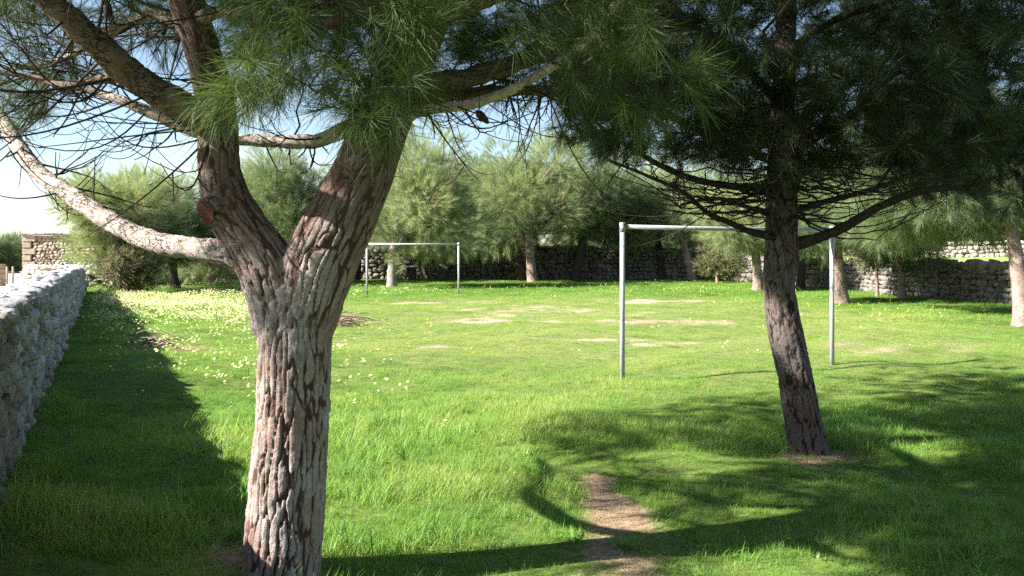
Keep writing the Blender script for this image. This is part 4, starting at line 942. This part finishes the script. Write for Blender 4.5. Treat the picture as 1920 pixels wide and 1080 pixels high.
def grass(name, x, y, grp, g, hscale, label, npick, keep_bare=.12, short=True, hmin=.5, tb_=.33):
    bv, bb = bare(x, y); ok = g.uniform(size=len(x)) > np.clip(bv*1.25, 0, 1-keep_bare*.5)
    x, y, bv = x[ok], y[ok], bv[ok]; pt = pitch(x, y); nz_ = vnoise(x, y, 1.1, 8); n2 = vnoise(x, y, 3.0, 12)
    h = hscale*np.clip(.95+.34*nz_+.36*n2, .35, 1.9)*(1-.62*pt)*(1-.45*np.clip(bv*2, 0, 1))*g.uniform(.7, 1.25, len(x))
    h = np.maximum(h, .2); wdt = np.maximum(h, hmin)*g.uniform(.85, 1.25, len(x))
    t_ = np.clip(tb_+.16*nz_+.13*n2+.30*pt+.25*bv+g.normal(size=len(x))*.17, 0, 1)
    rots = np.stack([g.normal(size=len(x))*.10, g.normal(size=len(x))*.10, g.uniform(0, 6.28, len(x))], 1)
    o = scatter(name, np.stack([x, y, gz(x, y)], 1), rots, np.stack([wdt, wdt, h], 1), g.integers(0, npick, len(x)), t_, grp)
    o['label'] = label; return o
g = np.random.default_rng(77)
x, y = field(3.3, 9.5, 150, g); grass('grass', x, y, GRASS, g, .68, 'tall green meadow grass close to the camera', 7, tb_=.56)
x, y = field(9.5, 19, 75, g); grass('grass', x, y, GRASS, g, .64, 'green meadow grass in the middle distance', 7, hmin=.8, tb_=.42)
x, y = field(9, 30, 9, g); ok = vnoise(x, y, 1.4, 61)+.5*vnoise(x, y, 4., 62) > .55; x, y = x[ok], y[ok]; grass('grass', x, y, GRASS, g, 1.15, 'darker grass tufts dotted over the meadow', 7, hmin=1., tb_=.16)
x, y = field(19, 49, 26, g); grass('grass', x, y, GRASS_FAR, g, .75, 'short yellow-green grass at the far side of the meadow', 5, hmin=.8)
# taller tufts along the wall and round the trunks, in the foreground shade
x, y = field(3.4, 9.5, 20, g); ok = ((x < wall_x(y)+1.6) & (g.uniform(size=len(x)) < .5)) | (vnoise(x, y, 1.9, 21) > .5) | (np.hypot(x-2.5, y-6.6) < .9) | (np.hypot(x+1.1, y-4.0) < .5) | ((y < 4.6) & (g.uniform(size=len(x)) < .6)); x, y = x[ok], y[ok]; grass('grass', x, y, GRASS, g, 1.2, 'long grass tufts standing above the meadow', 4, tb_=.38)
x, y = field(3.4, 9, 11, g); nv = vnoise(x, y, 1.3, 33); ok = nv > -.05; x, y = x[ok], y[ok]; bv, _ = bare(x, y); ok = bv < .5; x, y = x[ok], y[ok]
o = scatter('weeds', np.stack([x, y, gz(x, y)], 1), np.stack([g.normal(size=len(x))*.1, g.normal(size=len(x))*.1, g.uniform(0, 6.28, len(x))], 1), g.uniform(.5, 1.1, len(x)), g.integers(0, 6, len(x)), np.clip(.4+g.normal(size=len(x))*.2, 0, 1), WEED); o['label'] = 'low leafy weeds among the grass'
BIGWEED = scatter_group('broad_weeds', proto('broad_weed_plants', [blades(13, .05, .13, .030, (25, 80), 5, .9, 180+s, taper=.92) for s in range(4)]+[blades(18, .03, .24, .016, (8, 50), 5, .9, 190+s) for s in range(3)], M['weed']))
q = [(1380, 1030), (1470, 1010), (1640, 1040), (1720, 960), (1850, 850), (1560, 900), (1300, 930), (820, 990), (700, 930), (1790, 1030), (1680, 880), (1440, 850), (240, 1000), (120, 950), (340, 900), (1490, 900), (1180, 870)]
X = np.array([G(*p)[0] for p in q]); Y = np.array([G(*p)[1] for p in q])
o = scatter('weeds', np.stack([X, Y, gz(X, Y)], 1), np.stack([X*0, X*0, g.uniform(0, 6.28, len(X))], 1), g.uniform(.6, 1.05, len(X)), g.integers(0, 7, len(X)), g.uniform(.2, .8, len(X)), BIGWEED); o['label'] = 'broad-leaved weeds standing in the foreground grass'
x, y = field(3.4, 16, 60, g); bv, bb = bare(x, y); ok = (bv > .25) & (bb > .5); x, y = x[ok], y[ok]
o = scatter('straw', np.stack([x, y, gz(x, y)+.008], 1), np.stack([x*0, x*0, g.uniform(0, 6.28, len(x))], 1), g.uniform(.6, 1.3, len(x)), g.integers(0, 4, len(x)), g.uniform(0, 1, len(x)), STRAW); o['label'] = 'dry needles and straw on the bare path'
x, y = field(6, 28, 5, g); ok = vnoise(x, y, 2.1, 71) > .35; x, y = x[ok], y[ok]; grass('grass', x, y, GRASS, g, .8, 'dry straw-coloured tussocks thinly spread over the meadow', 7, hmin=.7, tb_=.95)
# flowers
def flower(seed, n=3):
    g = np.random.default_rng(seed); V = []; T = []; A = []
    def tri(a, b_, c, v): k = len(V); V.extend([a, b_, c]); T.append((k, k+1, k+2)); A.extend([v]*3)
    for i in range(n):
        bx = g.normal(size=2)*.06; h = g.uniform(.16, .30); p = np.array((bx[0], bx[1], 0)); q = p+np.array((*(g.normal(size=2)*.03), h)); s = np.array((.0025, 0, 0)); tri(p-s, p+s, q, 0.)
        tl = g.normal(size=3)*.35+np.array((0, -.25, 1)); tl /= np.linalg.norm(tl); u = np.cross(tl, (1, 0, 0)); u /= np.linalg.norm(u); v = np.cross(tl, u)
        for k in range(6):
            a = k*1.047; a2 = a+.75; r_ = .026; tri(q, q+(u*math.cos(a)+v*math.sin(a))*r_+tl*.006, q+(u*math.cos(a2)+v*math.sin(a2))*r_+tl*.006, .9)
    return np.array(V), np.array(T), np.array(A)
def flower_mat(name, c, stem=(.10, .2, .03)):
    m, t, b, o = mat(name); al = N(t, 'ShaderNodeAttribute', attribute_name='along').outputs['Fac']; r = ramp(t, [(.3, stem), (.5, c)]); t.links.new(al, r.inputs[0])
    t.links.new(r.outputs[0], b.inputs['Base Color']); tr = N(t, 'ShaderNodeBsdfTranslucent'); t.links.new(r.outputs[0], tr.inputs['Color']); ms = N(t, 'ShaderNodeMixShader'); ms.inputs[0].default_value = .3
    t.links.new(b.outputs[0], ms.inputs[1]); t.links.new(tr.outputs[0], ms.inputs[2]); t.links.new(ms.outputs[0], o.inputs[0]); return m
WHITE = scatter_group('cream_flowers', proto('cream_blooms', [flower(s, 4) for s in range(4)], flower_mat('cream_petals', (.78, .74, .36))))
YELLOW = scatter_group('yellow_flowers', proto('yellow_blooms', [flower(9+s, 4) for s in range(3)], flower_mat('yellow_petals', (.72, .62, .08))))
def blooms(name, spots, grp, npk, label, sc=(.8, 1.4)):
    X = []; Y = []
    for px, py, rx, ry, n in spots:
        a = px+g.normal(size=n)*rx; b_ = np.clip(py+g.normal(size=n)*ry, 520, 900); D = depth(b_); X.append((a-HX)/F*D); Y.append(D)
    X = np.concatenate(X); Y = np.concatenate(Y); ok = (X > wall_x(Y)+.3) & (Y < 46); X, Y = X[ok], Y[ok]
    o = scatter(name, np.stack([X, Y, gz(X, Y)], 1), np.stack([X*0, X*0, g.uniform(0, 6.28, len(X))], 1), g.uniform(*sc, len(X)), g.integers(0, npk, len(X)), X*0, grp); o['label'] = label
blooms('flowers', [(300, 566, 100, 16, 3000), (430, 580, 85, 22, 1300), (230, 598, 40, 25, 260), (420, 650, 110, 55, 260), (740, 548, 70, 5, 110), (660, 690, 60, 60, 40), (560, 560, 60, 10, 60), (1280, 640, 160, 40, 18), (1100, 545, 120, 8, 40)], WHITE, 4, 'cream wild flowers massed along the left of the meadow', (.5, .85))
blooms('flowers', [(1350, 545, 120, 10, 240), (1050, 540, 150, 8, 140), (1650, 590, 140, 14, 120), (780, 600, 120, 40, 60)], YELLOW, 3, 'small yellow wild flowers over the far meadow', (.4, .7))
